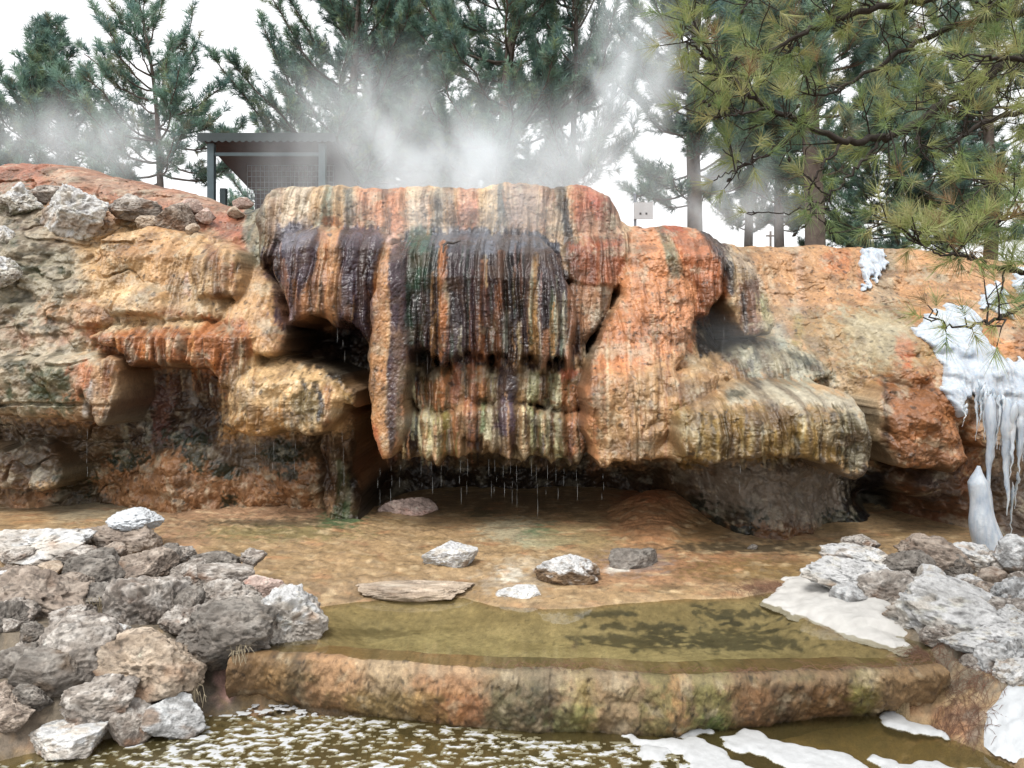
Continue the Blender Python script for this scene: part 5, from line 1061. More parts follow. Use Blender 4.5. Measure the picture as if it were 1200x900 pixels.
# ------------------------------------------------------------------ ice on the cliff
t = NT('ice'); o_ = t.obj(); n1 = t.noise(12, 5, .6, o_); n2 = t.noise(50, 3, .6, o_)
mp = t.n('ShaderNodeMapping'); mp.inputs['Scale'].default_value = (1, 1, .18); t.l(o_, mp.inputs[0]); n3 = t.noise(30, 4, .6, mp.outputs[0])
t.l(t.mix(t.remap(n3, .3, .7, 0, 1), (.47, .495, .52), (.28, .33, .40)), t.b.inputs['Base Color'])
t.b.inputs['Roughness'].default_value = .5; t.b.inputs['Subsurface Weight'].default_value = .5; t.b.inputs['Subsurface Radius'].default_value = (.5, .8, 1.0); t.b.inputs['Subsurface Scale'].default_value = .06
t.b.inputs['Coat Weight'].default_value = .05; t.l(t.bump(n1, .35, .03, t.bump(n3, .35, .015)), t.b.inputs['Normal'])
m_ice = t.m
def ice_sheet(name, poly, th, label, edge=.08, seed=500, hem_=.05):
    xs = [p[0] for p in poly]; ys = [p[1] for p in poly]
    x0, x1 = (min(xs) - 20 - 600) / F * 6, (max(xs) + 20 - 600) / F * 9
    c = np.where((gx > min(x0, x1)) & (gx < max(x0, x1)))[0]; q_ = np.s_[:, c[0]:c[-1] + 1]
    x, z, d, px, py = X[q_], Z[q_], D[q_], PX[q_], PY[q_]
    sd, _, _ = poly_sd(px + 6 * perlin2(x * 9, z * 5, seed) + 3 * perlin2(x * 28, z * 14, seed + 1), py + 5 * perlin2(x * 7, z * 7, seed + 2) + 7 * perlin2(x * 13, z * .6, seed + 3), poly)
    sd = sd * 7.5 / F
    s = np.clip(sd / edge, 0, 1)
    d2 = blur(d, 3) - .012 - th * np.sqrt(1 - (1 - s) ** 2) - .02 * s * fbm3(x * 6, d * 6, z * 6, 4, seed + 5, True) - .03 * s * np.abs(perlin2(x * 14, z * .8, seed + 6))
    ok = sd > 0
    idx = np.arange(x.size).reshape(x.shape); q = np.stack([idx[:-1, :-1], idx[:-1, 1:], idx[1:, 1:], idx[1:, :-1]], -1).reshape(-1, 4)
    k = (ok[:-1, :-1] & ok[:-1, 1:] & ok[1:, 1:] & ok[1:, :-1]).ravel()
    front, u = q[k], None
    u, inv = np.unique(front.ravel(), return_inverse=True); fr = inv.reshape(-1, 4)
    Vf_ = np.stack([x, d2, z], -1).reshape(-1, 3)[u]; Vb_ = np.stack([x, np.maximum(d, d2) + .05, z], -1).reshape(-1, 3)[u]
    e = np.concatenate([fr[:, [0, 1]], fr[:, [1, 2]], fr[:, [2, 3]], fr[:, [3, 0]]]); es = np.sort(e, 1)
    _, first, cnt = np.unique(es, axis=0, return_index=True, return_counts=True)
    be = e[first[cnt == 1]]; nn = len(u)
    side = np.stack([be[:, 1], be[:, 0], be[:, 0] + nn, be[:, 1] + nn], 1)
    o = mesh_np(name, np.concatenate([Vf_, Vb_]), np.concatenate([fr, side]), m_ice)
    return tag(o, label, 'ice')
fall = ice_sheet('frozen_fall', ((1066, 388), (1084, 370), (1110, 360), (1136, 358), (1150, 372), (1144, 386), (1156, 402), (1168, 414), (1200, 426), (1262, 444), (1262, 496), (1200, 494), (1182, 486), (1166, 474), (1150, 470), (1140, 464), (1132, 466), (1126, 472), (1130, 486), (1114, 482), (1106, 455), (1100, 430), (1094, 405), (1076, 402)), .06, 'white frozen fall spilling over the right side of the cliff')
ice_sheet('ice_patch', ((1006, 302), (1011, 290), (1022, 285), (1033, 292), (1036, 310), (1031, 326), (1024, 330), (1020, 318), (1016, 334), (1010, 342), (1008, 320)), .07, 'small white ice patch hanging on the upper back wall', .05, 520)
ice_sheet('ice_patch', ((1146, 362), (1152, 340), (1160, 330), (1170, 335), (1182, 358), (1184, 370), (1166, 367)), .05, 'narrow ice patch above the frozen fall behind the pine twig', .05, 530)
ice_sheet('ice_patch', ((1186, 322), (1200, 316), (1230, 330), (1230, 368), (1204, 362), (1190, 342)), .05, 'ice patch at the right edge of the upper wall', .05, 540)
rng = np.random.default_rng(8)
def icicle(px, py0, py1, w0, Y, lab=None, bulgeat=0):
    mb = MB(); pts = []; rad = []; m = 16
    a = P(px, py0 - 8, Y + .03); b = P(px + rng.uniform(-2, 2), py1, Y)
    for i in range(m):
        f_ = i / (m - 1); r = w0 / 2 * Y / F * ((1 - f_) ** 1.1 * (1 + .16 * math.sin(f_ * 23 + px) + .18 * rng.uniform(-1, 1)) + .03) * min(1, .15 + f_ * 7)
        pts.append((a[0] + (b[0] - a[0]) * f_ + .004 * rng.normal(), Y + .01 * math.sin(f_ * 9 + px), a[2] + (b[2] - a[2]) * f_)); rad.append(max(r, .002))
    mb.tube(pts, rad, 9)
    o = mb.build('icicle', m_ice, fall)
    if lab: o['label'] = lab
for a in ((1146, 452, 484, 5, 6.25), (1152, 456, 500, 6, 6.2), (1158, 470, 596, 17, 6.12, 'broad icicle reaching toward the ice column'), (1163, 462, 505, 6, 6.15), (1168, 470, 520, 7, 6.1), (1178, 474, 604, 18, 6.05, 'longest icicle'), (1186, 478, 560, 10, 6.0), (1194, 476, 556, 16, 6.0), (1203, 478, 580, 18, 6.0), (1172, 470, 490, 6, 6.1), (1190, 560, 596, 5, 6.2), (1184, 572, 640, 4, 6.3), (1130, 480, 500, 4, 6.2), (1214, 480, 600, 16, 6.0), (1226, 480, 570, 14, 6.0)):
    icicle(*a)
for i in range(26):
    x_ = 1142 + i * 3.4 + rng.uniform(-1, 1); y_ = np.interp(x_, [1140, 1166, 1200, 1240], [462, 474, 490, 496]); icicle(x_, y_ - 4, y_ + rng.uniform(18, 70), rng.uniform(3, 6.5), 6.22 - .0035 * (x_ - 1140) + rng.uniform(-.05, .08))
mb = MB(); pts = [P(1147, 546, 6.15), P(1146.5, 553, 6.15), P(1146, 560, 6.15)]; rad = [.012, .03, .055]
for i in range(24):
    f_ = i / 23; pts.append(P(1146 + 14 * f_ ** 1.3 + 1.5 * math.sin(f_ * 8), 565 + 82 * f_, 6.15 - .05 * f_)); rad.append((11 + 8 * f_ ** 1.6 + .35 * math.sin(f_ * 13)) * 6.1 / F)
mb.tube(pts, rad, 20); o = mb.build('ice_column', m_ice)
tag(o, 'pale blue ice column standing behind the right boulder heap', 'ice')

# ------------------------------------------------------------------ falling drops, twig, needle litter, dry grass
m_drop = plain_mat('water_drops', (.45, .47, .48), .15, .05, 20, 0, 0)
mb = MB(); rng = np.random.default_rng(12)
for px, y0, y1, Y in ((444, 548, 580, 6.48), (458, 545, 590, 6.6), (470, 545, 575, 6.65), (495, 540, 575, 6.65), (506, 540, 572, 6.65), (539, 540, 578, 6.65), (548, 538, 585, 6.65), (575, 538, 572, 6.65), (581, 538, 575, 6.65), (600, 540, 580, 6.65), (606, 545, 590, 6.65), (622, 540, 560, 6.65), (640, 545, 580, 6.65), (652, 548, 585, 6.65), (660, 548, 575, 6.65), (678, 550, 570, 6.65), (102, 502, 560, 6.55), (706, 555, 580, 6.45), (490, 414, 432, 6.75), (501, 416, 436, 6.75), (540, 420, 430, 6.72), (395, 385, 400, 6.9), (402, 398, 420, 6.9), (848, 370, 395, 7.05), (846, 400, 412, 7.05), (867, 545, 565, 5.98), (300, 518, 550, 6.5), (320, 518, 545, 6.5), (345, 515, 550, 6.5), (270, 518, 540, 6.5), (402, 505, 560, 6.85), (518, 545, 560, 6.65), (590, 545, 565, 6.65), (630, 545, 596, 6.65)):
    y = y0
    while y < y1:
        L_ = rng.uniform(6, 22); x = px + rng.normal() * 1.2; r = rng.uniform(.0004, .0008)
        mb.tube([P(x, y, Y), P(x + .2, y + L_ * .6, Y), P(x, y + L_, Y)], [r * .4, r, r * .3], 5); y += L_ + rng.uniform(1, 8)
tag(mb.build('water_drips', m_drop), 'strings of water drops falling from the hems of the mineral curtains', 'water drops', kind='stuff')
m_twig = plain_mat('dark_bark', (.05, .04, .035), .9, .3, 40)
mb = MB(); pts = [P(a, b, 6.76 - .0) for a, b in ((519, 296), (520, 288), (524, 284), (531, 285), (540, 282))]
dz = [float(cliff_y(p[0], p[2])) for p in pts]; pts = [(p[0] * (d_ - .02) / p[1], d_ - .02, H + (p[2] - H) * (d_ - .02) / p[1]) for p, d_ in zip(pts, dz)]
mb.tube(pts, [.006, .01, .013, .012, .006], 7); mb.tube([pts[2], (pts[2][0] - .05, pts[2][1] - .03, pts[2][2] - .03)], [.008, .003], 6)
tag(mb.build('twig', m_twig), 'short dark twig lying on the top edge of the central curtain', 'twig')
m_litter = plain_mat('fallen_needles', (.13, .065, .04), .85, .35, 6, 0, 0)
def litter(name, areas, mat, label, ln=(.04, .10), r=.0009, lift=.006):
    mb = MB(); vs = []; fs = []
    for (px, py, rx, ry, n, z0) in areas:
        for _ in range(n):
            a, b = px + rng.normal() * rx * .55, py + rng.normal() * ry * .55
            if b < 420: continue
            x, y = W0(a, b, z0)
            th = rng.uniform(0, math.pi); L_ = rng.uniform(*ln) / 2; vs.append((x, y, th, L_))
    v = np.array(vs); pa = np.stack([v[:, 0] - v[:, 3] * np.cos(v[:, 2]), v[:, 1] - v[:, 3] * np.sin(v[:, 2])], 1); pb = 2 * v[:, :2] - pa
    def hz(p):
        z = ground_z(p[:, 0], p[:, 1]); ix = np.argmin(np.abs(tx[None] - p[:, :1]), 1); dy = p[:, 1] - ty[ix]
        return np.where((dy > .03) & (dy < .3) & (p[:, 0] > tx[0]) & (p[:, 0] < tx[-1]), np.maximum(z, .312), z)
    za, zb, zm = hz(pa), hz(pb), hz(v[:, :2])
    for i in range(len(v)):
        up = lift + rng.uniform(0, .02)
        if zm[i] < -.01 or abs(za[i] - zb[i]) > .12: continue
        mb.tube([(*pa[i], za[i] + lift), (*v[i, :2], max(zm[i], (za[i] + zb[i]) / 2) + up), (*pb[i], zb[i] + lift)], [r, r * 1.2, r * .7], 3)
    return tag(mb.build(name, mat, smooth=False), label, 'pine needles', kind='stuff')
litter('pine_needles', ((1105, 790, 50, 24, 420, .3), (1080, 768, 30, 10, 160, .3), (1140, 815, 40, 24, 200, .2), (1000, 788, 70, 7, 260, .31), (880, 789, 80, 5, 120, .31), (700, 787, 120, 4, 90, .31), (895, 690, 40, 8, 160, .33), (620, 782, 90, 4, 60, .31), (1180, 740, 30, 20, 80, .35)), m_litter, 'reddish fallen pine needles littering the right bank and the dam top')
m_straw = plain_mat('dry_grass', (.30, .25, .17), .85, .3, 6, 0, 0)
def tuft(px, py, Y, n, h, label, spread=1.0):
    mb = MB(); x, y, z = P(px, py, Y)
    for _ in range(n):
        a = rng.uniform(0, 6.28); l = h * rng.uniform(.5, 1.1); s = spread * rng.uniform(.3, 1.0)
        p0 = (x + .03 * rng.normal(), y + .02 * rng.normal(), z - .03); p1 = (p0[0] + .4 * l * s * math.cos(a), p0[1] + .4 * l * s * math.sin(a), z + .6 * l); p2 = (p0[0] + l * s * math.cos(a), p0[1] + l * s * math.sin(a), z + .7 * l * rng.uniform(.3, 1.1))
        mb.tube([p0, p1, p2], [.0016, .0014, .0006], 3)
    tag(mb.build('dry_grass_tuft', m_straw, smooth=False), label, 'dry grass', 'dry grass tufts on the left bank')
tuft(118, 716, 4.8, 26, .16, 'dry straw tuft caught among the left boulders')
tuft(277, 770, 4.32, 26, .10, 'dry grass tuft at the left end of the dam below the dark boulder')
tuft(228, 818, 4.2, 16, .10, 'sparse dry grass tuft on the pink stained bank')
# ------------------------------------------------------------------ pines
def leaf_mat(name, trans=.3):
    t = NT(name); c = t.attr('Col').outputs['Color']
    t.l(c, t.b.inputs['Base Color']); t.b.inputs['Roughness'].default_value = .55; t.b.inputs['Specular IOR Level'].default_value = .3
    tr = t.n('ShaderNodeBsdfTranslucent'); t.l(c, tr.inputs[0])
    m = t.n('ShaderNodeMixShader'); m.inputs[0].default_value = trans
    t.l(t.b.outputs[0], m.inputs[1]); t.l(tr.outputs[0], m.inputs[2]); t.l(m.outputs[0], t.out.inputs['Surface'])
    return t.m
m_leaf = leaf_mat('pine_foliage', .4); m_bark = plain_mat('pine_bark', lin((92, 82, 76)), .95, .4, 9, 0, .6); m_dbark = plain_mat('dark_pine_bark', lin((44, 38, 34)), .95, .4, 25, 0, .6)
def unit(v): return v / (np.linalg.norm(v, axis=-1, keepdims=True) + 1e-9)
def needle_mesh(name, pos, axis, length, n, nl, width, cols, parent, rng, spread=.8):
    """bottle brush shoots: pos, axis (k,3); n needles each"""
    k = len(pos); t = rng.uniform(0, 1, (k, n, 1))
    base = pos[:, None] + axis[:, None] * length[:, None, None] * t
    rad = rng.normal(size=(k, n, 3)); ax = axis[:, None]
    rad = unit(rad - (rad * ax).sum(-1, keepdims=True) * ax)
    d = unit(ax * (.35 + .6 * t + .3 * rng.uniform(0, 1, (k, n, 1))) + rad * spread)
    L_ = nl * rng.uniform(.7, 1.15, (k, n, 1)); tip = base + d * L_; tip[..., 2] -= L_[..., 0] * .08
    side = unit(np.cross(d, rng.normal(size=(k, n, 3)))) * width
    v = np.stack([base - side * .5, base + side * .5, tip], 2).reshape(-1, 3)
    f = np.arange(len(v)).reshape(-1, 3)
    c = np.repeat(cols[:, None], n, 1) * rng.uniform(.75, 1.3, (k, n, 1)); c = np.repeat(c.reshape(-1, 3), 3, 0)
    return mesh_np(name, v, f, m_leaf, parent, np.clip(c, .01, .4), None, False)
def pine(seed, h, cb, R, label, loc, dens=1.0, group='pines growing behind the cliff', shape=.6, tone=0, nl=.17, wid=.016, twk=1.0):
    rng = np.random.default_rng(seed)
    root = tag(empty('pine_tree', loc), label, 'pine tree', group)
    mb = MB(); bend = rng.normal(size=2) * .05
    def tr(z): f_ = z / h; return np.array((bend[0] * h * f_ ** 2 + .04 * math.sin(z * 1.3 + seed), bend[1] * h * f_ ** 2 + .04 * math.cos(z * 1.1), z))
    zs = np.linspace(-.4, h * .97, 18); mb.tube([tr(z) for z in zs], [max(.02, .017 * h * (1 - .9 * max(z, 0) / h)) for z in zs], 9)
    P_, A_, L_, C_ = [], [], [], []
    cols = np.array([lin(c) for c in ((116, 146, 132), (130, 158, 138), (104, 132, 128), (146, 164, 128), (128, 132, 114))][:5]) * (.9 if tone == 0 else 1.1)
    z = cb
    while z < h * .98:
        f_ = (z - cb) / (h - cb)
        prof = (math.sin(math.pi * min(1, .12 + .9 * f_ ** shape)) ** .8) * (1 - .45 * f_) + .06
        nb = rng.integers(4, 7) if f_ < .85 else 3; a0 = rng.uniform(0, 6.28)
        for b in range(nb):
            if rng.uniform() > dens: continue
            a = a0 + 6.28 * b / nb + rng.normal() * .25; L = R * prof * rng.uniform(.6, 1.2) + .12
            el = .1 + .75 * f_ + rng.normal() * .18; dirh = np.array((math.cos(a), math.sin(a), 0.)); s0 = tr(z)
            m = 8; pts = []
            for i in range(m):
                s = i / (m - 1); pts.append(s0 + dirh * L * s * math.cos(el) + np.array((0, 0, L * (math.sin(el) * s + .28 * s * s - .12 * math.sin(math.pi * s)))) + .03 * L * rng.normal(size=3) * s)
            pts = np.array(pts); mb.tube(pts, [max(.006, .010 + .014 * L * (1 - i / (m - 1)) * .8) for i in range(m)], 5)
            nt = max(5, int(L * 16 * twk))
            for q in range(nt):
                s = rng.uniform(.28, 1.0) if q else 1.0
                i = min(int(s * (m - 1)), m - 2); p = pts[i] + (pts[i + 1] - pts[i]) * (s * (m - 1) - i); tg = unit(pts[i + 1] - pts[i])
                sd_ = np.cross(tg, (0, 0, 1)) * (1 if q % 2 else -1)
                d = unit(tg * .8 + sd_ * rng.uniform(.2, 1.0) * (s < 1) + np.array((0, 0, rng.uniform(-.1, .7)))); tl = (.12 + .30 * L * (1.05 - s)) * rng.uniform(.6, 1.3)
                e = p + d * tl
                if tl > .15: mb.tube([p, p + d * tl * .5 - np.array((0, 0, .02)), e], [.008, .006, .004], 3)
                c0 = cols[rng.choice(5, p=(.36, .22, .26, .1, .06))]
                for w_ in range(3 if tl > .2 else 2):
                    pp = e - d * tl * .35 * w_; dd = unit(d + np.array((0, 0, .45)) + .45 * rng.normal(size=3))
                    P_.append(pp); A_.append(dd); L_.append(rng.uniform(.10, .2)); C_.append(c0 * rng.uniform(.8, 1.2))
        z += rng.uniform(.2, .34) * (h / 7) ** .5
    mb.build('trunk', m_bark, root)
    needle_mesh('crown', np.array(P_), np.array(A_), np.array(L_), 26, nl, wid, np.array(C_), root, rng)
    return root
def twin(src, loc, label, rot, sc_):
    r = src.copy(); COL.objects.link(r); r.location = loc; r.rotation_euler = (0, 0, rot); r.scale = (sc_[0], sc_[0], sc_[1]); r['label'] = label
    for ch in src.children:
        c = ch.copy(); COL.objects.link(c); c.parent = r
    return r
def at(px, Y, z): return ((px - 600) / F * Y, Y, z)
pA = pine(21, 5.4, 1.0, 1.2, 'dense bluish pine at the left edge of the skyline', at(28, 17, 3.7), .62)
pB = pine(22, 5.6, 1.6, 1.5, 'open crowned pine with a clear trunk left of the shelter', at(193, 16, 3.6), .66, shape=.7, tone=1, twk=.8)
pC = pine(23, 11.0, 1.6, 3.2, 'large dark pine standing behind the shelter', at(412, 19.5, 3.2), .72, shape=.45, twk=1.0)
pD = pine(24, 11.5, 2.0, 2.9, 'large dark pine behind the centre of the mineral curtain', at(588, 17.5, 3.1), .68, shape=.45, twk=1.0)
twin(pA, at(88, 17.6, 3.7), 'broad bluish pine between the left edge tree and the open crowned pine', 2.1, (1.1, 1.03))
twin(pC, at(490, 22, 3.1), 'pine with a twin trunk look in the steam between the two large dark pines', 1.7, (.9, 1.1))
twin(pB, at(668, 18, 2.9), 'pale pine half veiled by the tall steam plume', 1.2, (1.15, 1.75))
pE = pine(25, 10.5, 2.0, 1.45, 'dark pine with a tall trunk right of the steam plume', at(812, 15.5, 2.9), .85, shape=.5)
twin(pE, at(878, 20, 2.8), 'slim pine trunk seen through the gap above the right rim', 2.4, (.75, 1.1))
twin(pE, at(914, 19, 2.8), 'second slim trunk beside the thick trunk above the right rim', 4.0, (.8, 1.05))
twin(pE, at(952, 12.6, 2.8), 'thick pine trunk above the right rim behind the near branches', 5.2, (1.0, 1.0))
twin(pC, at(1052, 19, 2.6), 'dark green pine low over the right rim', 3.0, (.75, .72))
twin(pD, at(1160, 16.5, 2.6), 'dark green pine at the right edge behind the near branches', .8, (.85, .85))
twin(pB, at(306, 27, 3.6), 'small distant pine top just above the shelter roof', 3.6, (.95, 1.05))

# ---- the near pine whose branches hang into the picture from the right
near = tag(empty('pine_tree', (3.05, 3.9, .35)), 'near pine hanging long needled yellow green branches in from the right', 'pine tree')
NO = np.array((3.05, 3.9, .35)); rng = np.random.default_rng(77)
mb = MB(); mb.tube([(3.1, 3.9, .1), (3.07, 3.92, 1.2), (3.02, 3.9, 2.2), (3.0, 3.88, 3.4), (3.03, 3.9, 5.0), (3.05, 3.9, 6.5)], [.19, .16, .15, .14, .11, .05], 12)
mb.build('trunk', m_bark, near, NO)
LIMBS = [  # photo pixels, distance, start radius, tufts per metre, droop
 ([(1296, 20, 3.9), (1200, 60, 3.75), (1140, 100, 3.7), (1100, 124, 3.65), (1072, 148, 3.6), (1032, 163, 3.55), (988, 167, 3.5), (943, 144, 3.45), (900, 127, 3.4), (866, 100, 3.4), (838, 72, 3.4), (818, 38, 3.4), (806, 4, 3.4)], .027, 36, .55),
 ([(1310, 90, 3.8), (1200, 72, 3.4), (1160, 68, 3.35), (1124, 62, 3.3)], .016, 26, .1),
 ([(1290, -60, 3.9), (1180, -20, 3.8), (1080, 0, 3.8), (1000, 14, 3.75), (940, 40, 3.7), (890, 66, 3.65), (856, 84, 3.6)], .026, 40, .2),
 ([(1290, 0, 3.9), (1160, 20, 4.0), (1080, 44, 4.0), (1020, 84, 4.0), (972, 112, 4.0), (930, 110, 4.0)], .022, 40, .25),
 ([(1280, -140, 3.9), (1100, -70, 3.6), (960, -34, 3.5), (890, -12, 3.45), (850, -6, 3.4), (830, 6, 3.4)], .022, 40, .2),
 ([(1290, 130, 3.9), (1210, 128, 3.7), (1150, 142, 3.65), (1112, 172, 3.6), (1080, 186, 3.6)], .018, 30, .35),
 ([(1290, 240, 3.85), (1230, 225, 3.6), (1180, 208, 3.4), (1150, 220, 3.3), (1128, 248, 3.25)], .014, 30, .2),
 ([(1300, 330, 3.85), (1240, 316, 3.3), (1190, 318, 3.05), (1160, 312, 3.0), (1138, 300, 2.98), (1100, 298, 2.96), (1066, 276, 2.95)], .014, 36, .0),
 ([(1310, 350, 3.85), (1250, 352, 3.2), (1200, 358, 3.0), (1166, 373, 2.95), (1138, 385, 2.92), (1108, 383, 2.9), (1082, 372, 2.9)], .012, 15, .0),
 ([(1290, 280, 3.85), (1230, 262, 3.3), (1196, 250, 3.1), (1170, 262, 3.05), (1146, 262, 3.0)], .012, 34, .0),
 ([(1032, 163, 3.55), (1006, 196, 3.5), (980, 222, 3.5), (950, 246, 3.5), (912, 250, 3.5), (876, 249, 3.5)], .008, 16, .3),
 ([(943, 144, 3.45), (920, 168, 3.42), (886, 186, 3.42), (852, 202, 3.42), (836, 212, 3.42)], .009, 26, .3),
 ([(1072, 148, 3.6), (1080, 176, 3.55), (1096, 196, 3.55), (1108, 214, 3.55), (1106, 232, 3.55)], .006, 6, .3),
 ([(988, 167, 3.5), (962, 196, 3.45), (948, 222, 3.45), (958, 256, 3.45), (972, 266, 3.45)], .007, 12, .4),
 ([(1140, 100, 3.7), (1130, 150, 3.6), (1120, 190, 3.55), (1060, 226, 3.5), (1030, 240, 3.5)], .008, 14, .3),
 ([(866, 100, 3.4), (846, 86, 3.35), (826, 88, 3.3), (806, 84, 3.3)], .007, 20, .0),
 ([(832, 72, 3.4), (820, 60, 3.35), (806, 50, 3.35), (796, 44, 3.35)], .007, 24, .0),
 ([(900, 127, 3.4), (866, 134, 3.3), (850, 136, 3.3), (836, 138, 3.3)], .007, 26, .0),
]
TP, TA, TL, TC, TN = [], [], [], [], []
ncol = np.array([lin(c) for c in ((150, 164, 104), (168, 178, 118), (122, 142, 96), (178, 172, 118), (142, 118, 88))])
def smooth_path(pts, n):
    p = np.array(pts); s = np.linspace(0, len(p) - 1, n); o = np.stack([np.interp(s, np.arange(len(p)), p[:, i]) for i in range(3)], 1)
    for _ in range(2): o[1:-1] = (o[:-2] + 2 * o[1:-1] + o[2:]) / 4
    return o
def tuft_at(p, d, k=1.0):
    TP.append(p); TA.append(unit(d)); TL.append(rng.uniform(.03, .07)); TC.append(ncol[rng.choice(5, p=(.36, .22, .26, .1, .06))] * rng.uniform(.8, 1.15))
for li, (pts, r0, dn_, droop) in enumerate(LIMBS):
    w3 = np.array([P(*p) for p in pts]); n = len(pts) * 6; w3 = smooth_path(w3, n); w3[1:-1] += .006 * rng.normal(size=(n - 2, 3))
    mb = MB(); mb.tube(w3, [max(.0028, r0 * (1 - .88 * i / (n - 1))) for i in range(n)], 8)
    seg = np.linalg.norm(np.diff(w3, axis=0), axis=1); Ltot = seg.sum(); cum = np.concatenate([[0], np.cumsum(seg)])
    for q in range(int(Ltot * dn_ * .48)):
        s = rng.uniform(.12, 1.0) * Ltot; i = min(np.searchsorted(cum, s) - 1, n - 2); i = max(i, 0); p = w3[i] + (w3[i + 1] - w3[i]) * ((s - cum[i]) / max(seg[i], 1e-6)); tg = unit(w3[i + 1] - w3[i])
        rv = rng.normal(size=3); rv = unit(rv - rv.dot(tg) * tg); down = rng.uniform() < droop
        d = unit(tg * rng.uniform(.3, 1.0) + rv * rng.uniform(.4, 1.0) + np.array((0, 0, -.7 if down else rng.uniform(-.1, .5))))
        tl = rng.uniform(.08, .34) * (1.0 if r0 > .015 else .55)
        curl = np.array((0, 0, .5)) * tl
        e = p + d * tl * .6; e2 = e + unit(d + curl / tl * .9 + .3 * rng.normal(size=3)) * tl * .45
        mb.tube([p, p + d * tl * .3 + .01 * rng.normal(size=3), e, e2], [.0042, .0036, .003, .0022], 5)
        bare = down and rng.uniform() < .62
        if not bare: tuft_at(e2, e2 - e)
        for _ in range(rng.integers(1, 4)):
            f_ = rng.uniform(.25, 1); b = p + d * tl * .6 * f_; dd = unit(d + .9 * rng.normal(size=3) + np.array((0, 0, -.2 if down else .3))); ee = b + dd * tl * rng.uniform(.2, .5)
            mb.tube([b, (b + ee) / 2 + .006 * rng.normal(size=3), ee], [.003, .0026, .002], 4)
            if not bare and rng.uniform() < .85: tuft_at(ee, dd)
            elif rng.uniform() < .3: mb.tube([ee, ee + dd * .012, ee + dd * .024], [.003, .009, .003], 6)
    tuft_at(w3[-1], w3[-1] - w3[-2])
    mb.build('branch', m_dbark, near, NO)
TP = np.array(TP); near_n = needle_mesh('needles', TP - NO, np.array(TA), np.array(TL), 46, .105, .0022, np.array(TC), near, rng, .62)
# ------------------------------------------------------------------ shelter on the plateau
m_green = plain_mat('grey_green_paint', lin((30, 42, 44)), .5, .2, 6); m_under = plain_mat('red_brown_boards', lin((62, 38, 38)), .8, .3, 5); m_wire = plain_mat('galvanised_wire', lin((120, 126, 134)), .5, .2, 8)
m_post = plain_mat('blue_grey_paint', lin((64, 80, 86)), .55, .2, 7); m_white = plain_mat('white_paint', (.42, .43, .44), .5, .08, 9); m_dark = plain_mat('dark_paint', (.03, .03, .03), .5, .2, 9)
Y0 = 14.0; x0 = P(233, 0, Y0)[0]; x1 = P(392, 0, Y0)[0]; zr = P(0, 160, Y0)[2]; zg = 3.3
sh = tag(empty('shelter', ((x0 + x1) / 2, Y0 + 1.2, zg)), 'open shelter with a green corrugated roof on the rim', 'shelter'); SO = ((x0 + x1) / 2, Y0 + 1.2, zg)
n = 120; xs_ = np.linspace(x0, x1, n); wv = .022 * np.cos((xs_ - x0) / .125 * 2 * math.pi)
yy = np.linspace(0, 2.6, 6); v = []
for top in (0, 1):
    for y in yy: v += [(x, Y0 + y, zr + .03 - .16 * y + w_ + .012 * top) for x, w_ in zip(xs_, wv)]
v = np.array(v); idx = np.arange(len(v)).reshape(2, 6, n)
f = [np.stack([idx[t_, :-1, :-1], idx[t_, :-1, 1:], idx[t_, 1:, 1:], idx[t_, 1:, :-1]], -1).reshape(-1, 4) for t_ in (0, 1)]; f[0] = f[0][:, ::-1]
rim = np.stack([idx[0, 0, :-1], idx[0, 0, 1:], idx[1, 0, 1:], idx[1, 0, :-1]], -1)
rf = mesh_np('roof', v - np.array(SO), np.concatenate(f + [rim]), m_green, sh)
mb = MB(); v = []; k = 160; xe = np.linspace(x0 - .02, x1 + .02, k)
for j, yy_ in enumerate((-.03, -.012)):
    v += [(x, Y0 + yy_, zr + .06) for x in xe] + [(x, Y0 + yy_, zr - .075 - .035 * abs(math.sin((x - x0) / .125 * math.pi))) for x in xe]
i_ = np.arange(4 * k).reshape(4, k); fs = []
for a, b in ((0, 1), (3, 2), (1, 3), (2, 0)): fs.append(np.stack([i_[a, :-1], i_[a, 1:], i_[b, 1:], i_[b, :-1]], -1))
mb.add(v, np.concatenate(fs)); mb.build('fascia', m_green, rf, SO, False)
mb = MB(); mb.add([(x0 + .06, Y0 + .05, zr - .06), (x1 - .06, Y0 + .05, zr - .06), (x1 - .06, Y0 + 2.55, zr - .46), (x0 + .06, Y0 + 2.55, zr - .46), (x0 + .06, Y0 + .05, zr - .03), (x1 - .06, Y0 + .05, zr - .03), (x1 - .06, Y0 + 2.55, zr - .43), (x0 + .06, Y0 + 2.55, zr - .43)], [(0, 3, 2, 1), (4, 5, 6, 7), (0, 1, 5, 4), (1, 2, 6, 5), (2, 3, 7, 6), (3, 0, 4, 7)]); mb.build('ceiling_boards', m_under, rf, SO, False)
for px, dy in ((248, .12), (378, .12), (262, 2.4), (370, 2.4)):
    Yp = Y0 + dy; x = P(px, 0, Yp)[0]; mb = MB(); mb.box((x - .06, Yp - .06, zg - .5), (x + .06, Yp + .06, zr - .09 - .16 * dy)); mb.build('post', m_post, sh, SO, False)
xb0, xb1 = P(252, 0, Y0 + .12)[0], P(376, 0, Y0 + .12)[0]; zb = P(0, 181, Y0 + .12)[2]
mb = MB(); mb.box((xb0, Y0 + .09, zb - .03), (xb1, Y0 + .15, zb + .03)); mb.build('beam', m_post, sh, SO, False)
Yb = Y0 + 2.3; xa, xc = P(296, 0, Yb)[0], P(394, 0, Yb)[0]
mb = MB(); mb.box((xa, Yb + .14, zg), (xc, Yb + .18, zr - .5)); mb.build('back_wall', m_under, sh, SO, False)
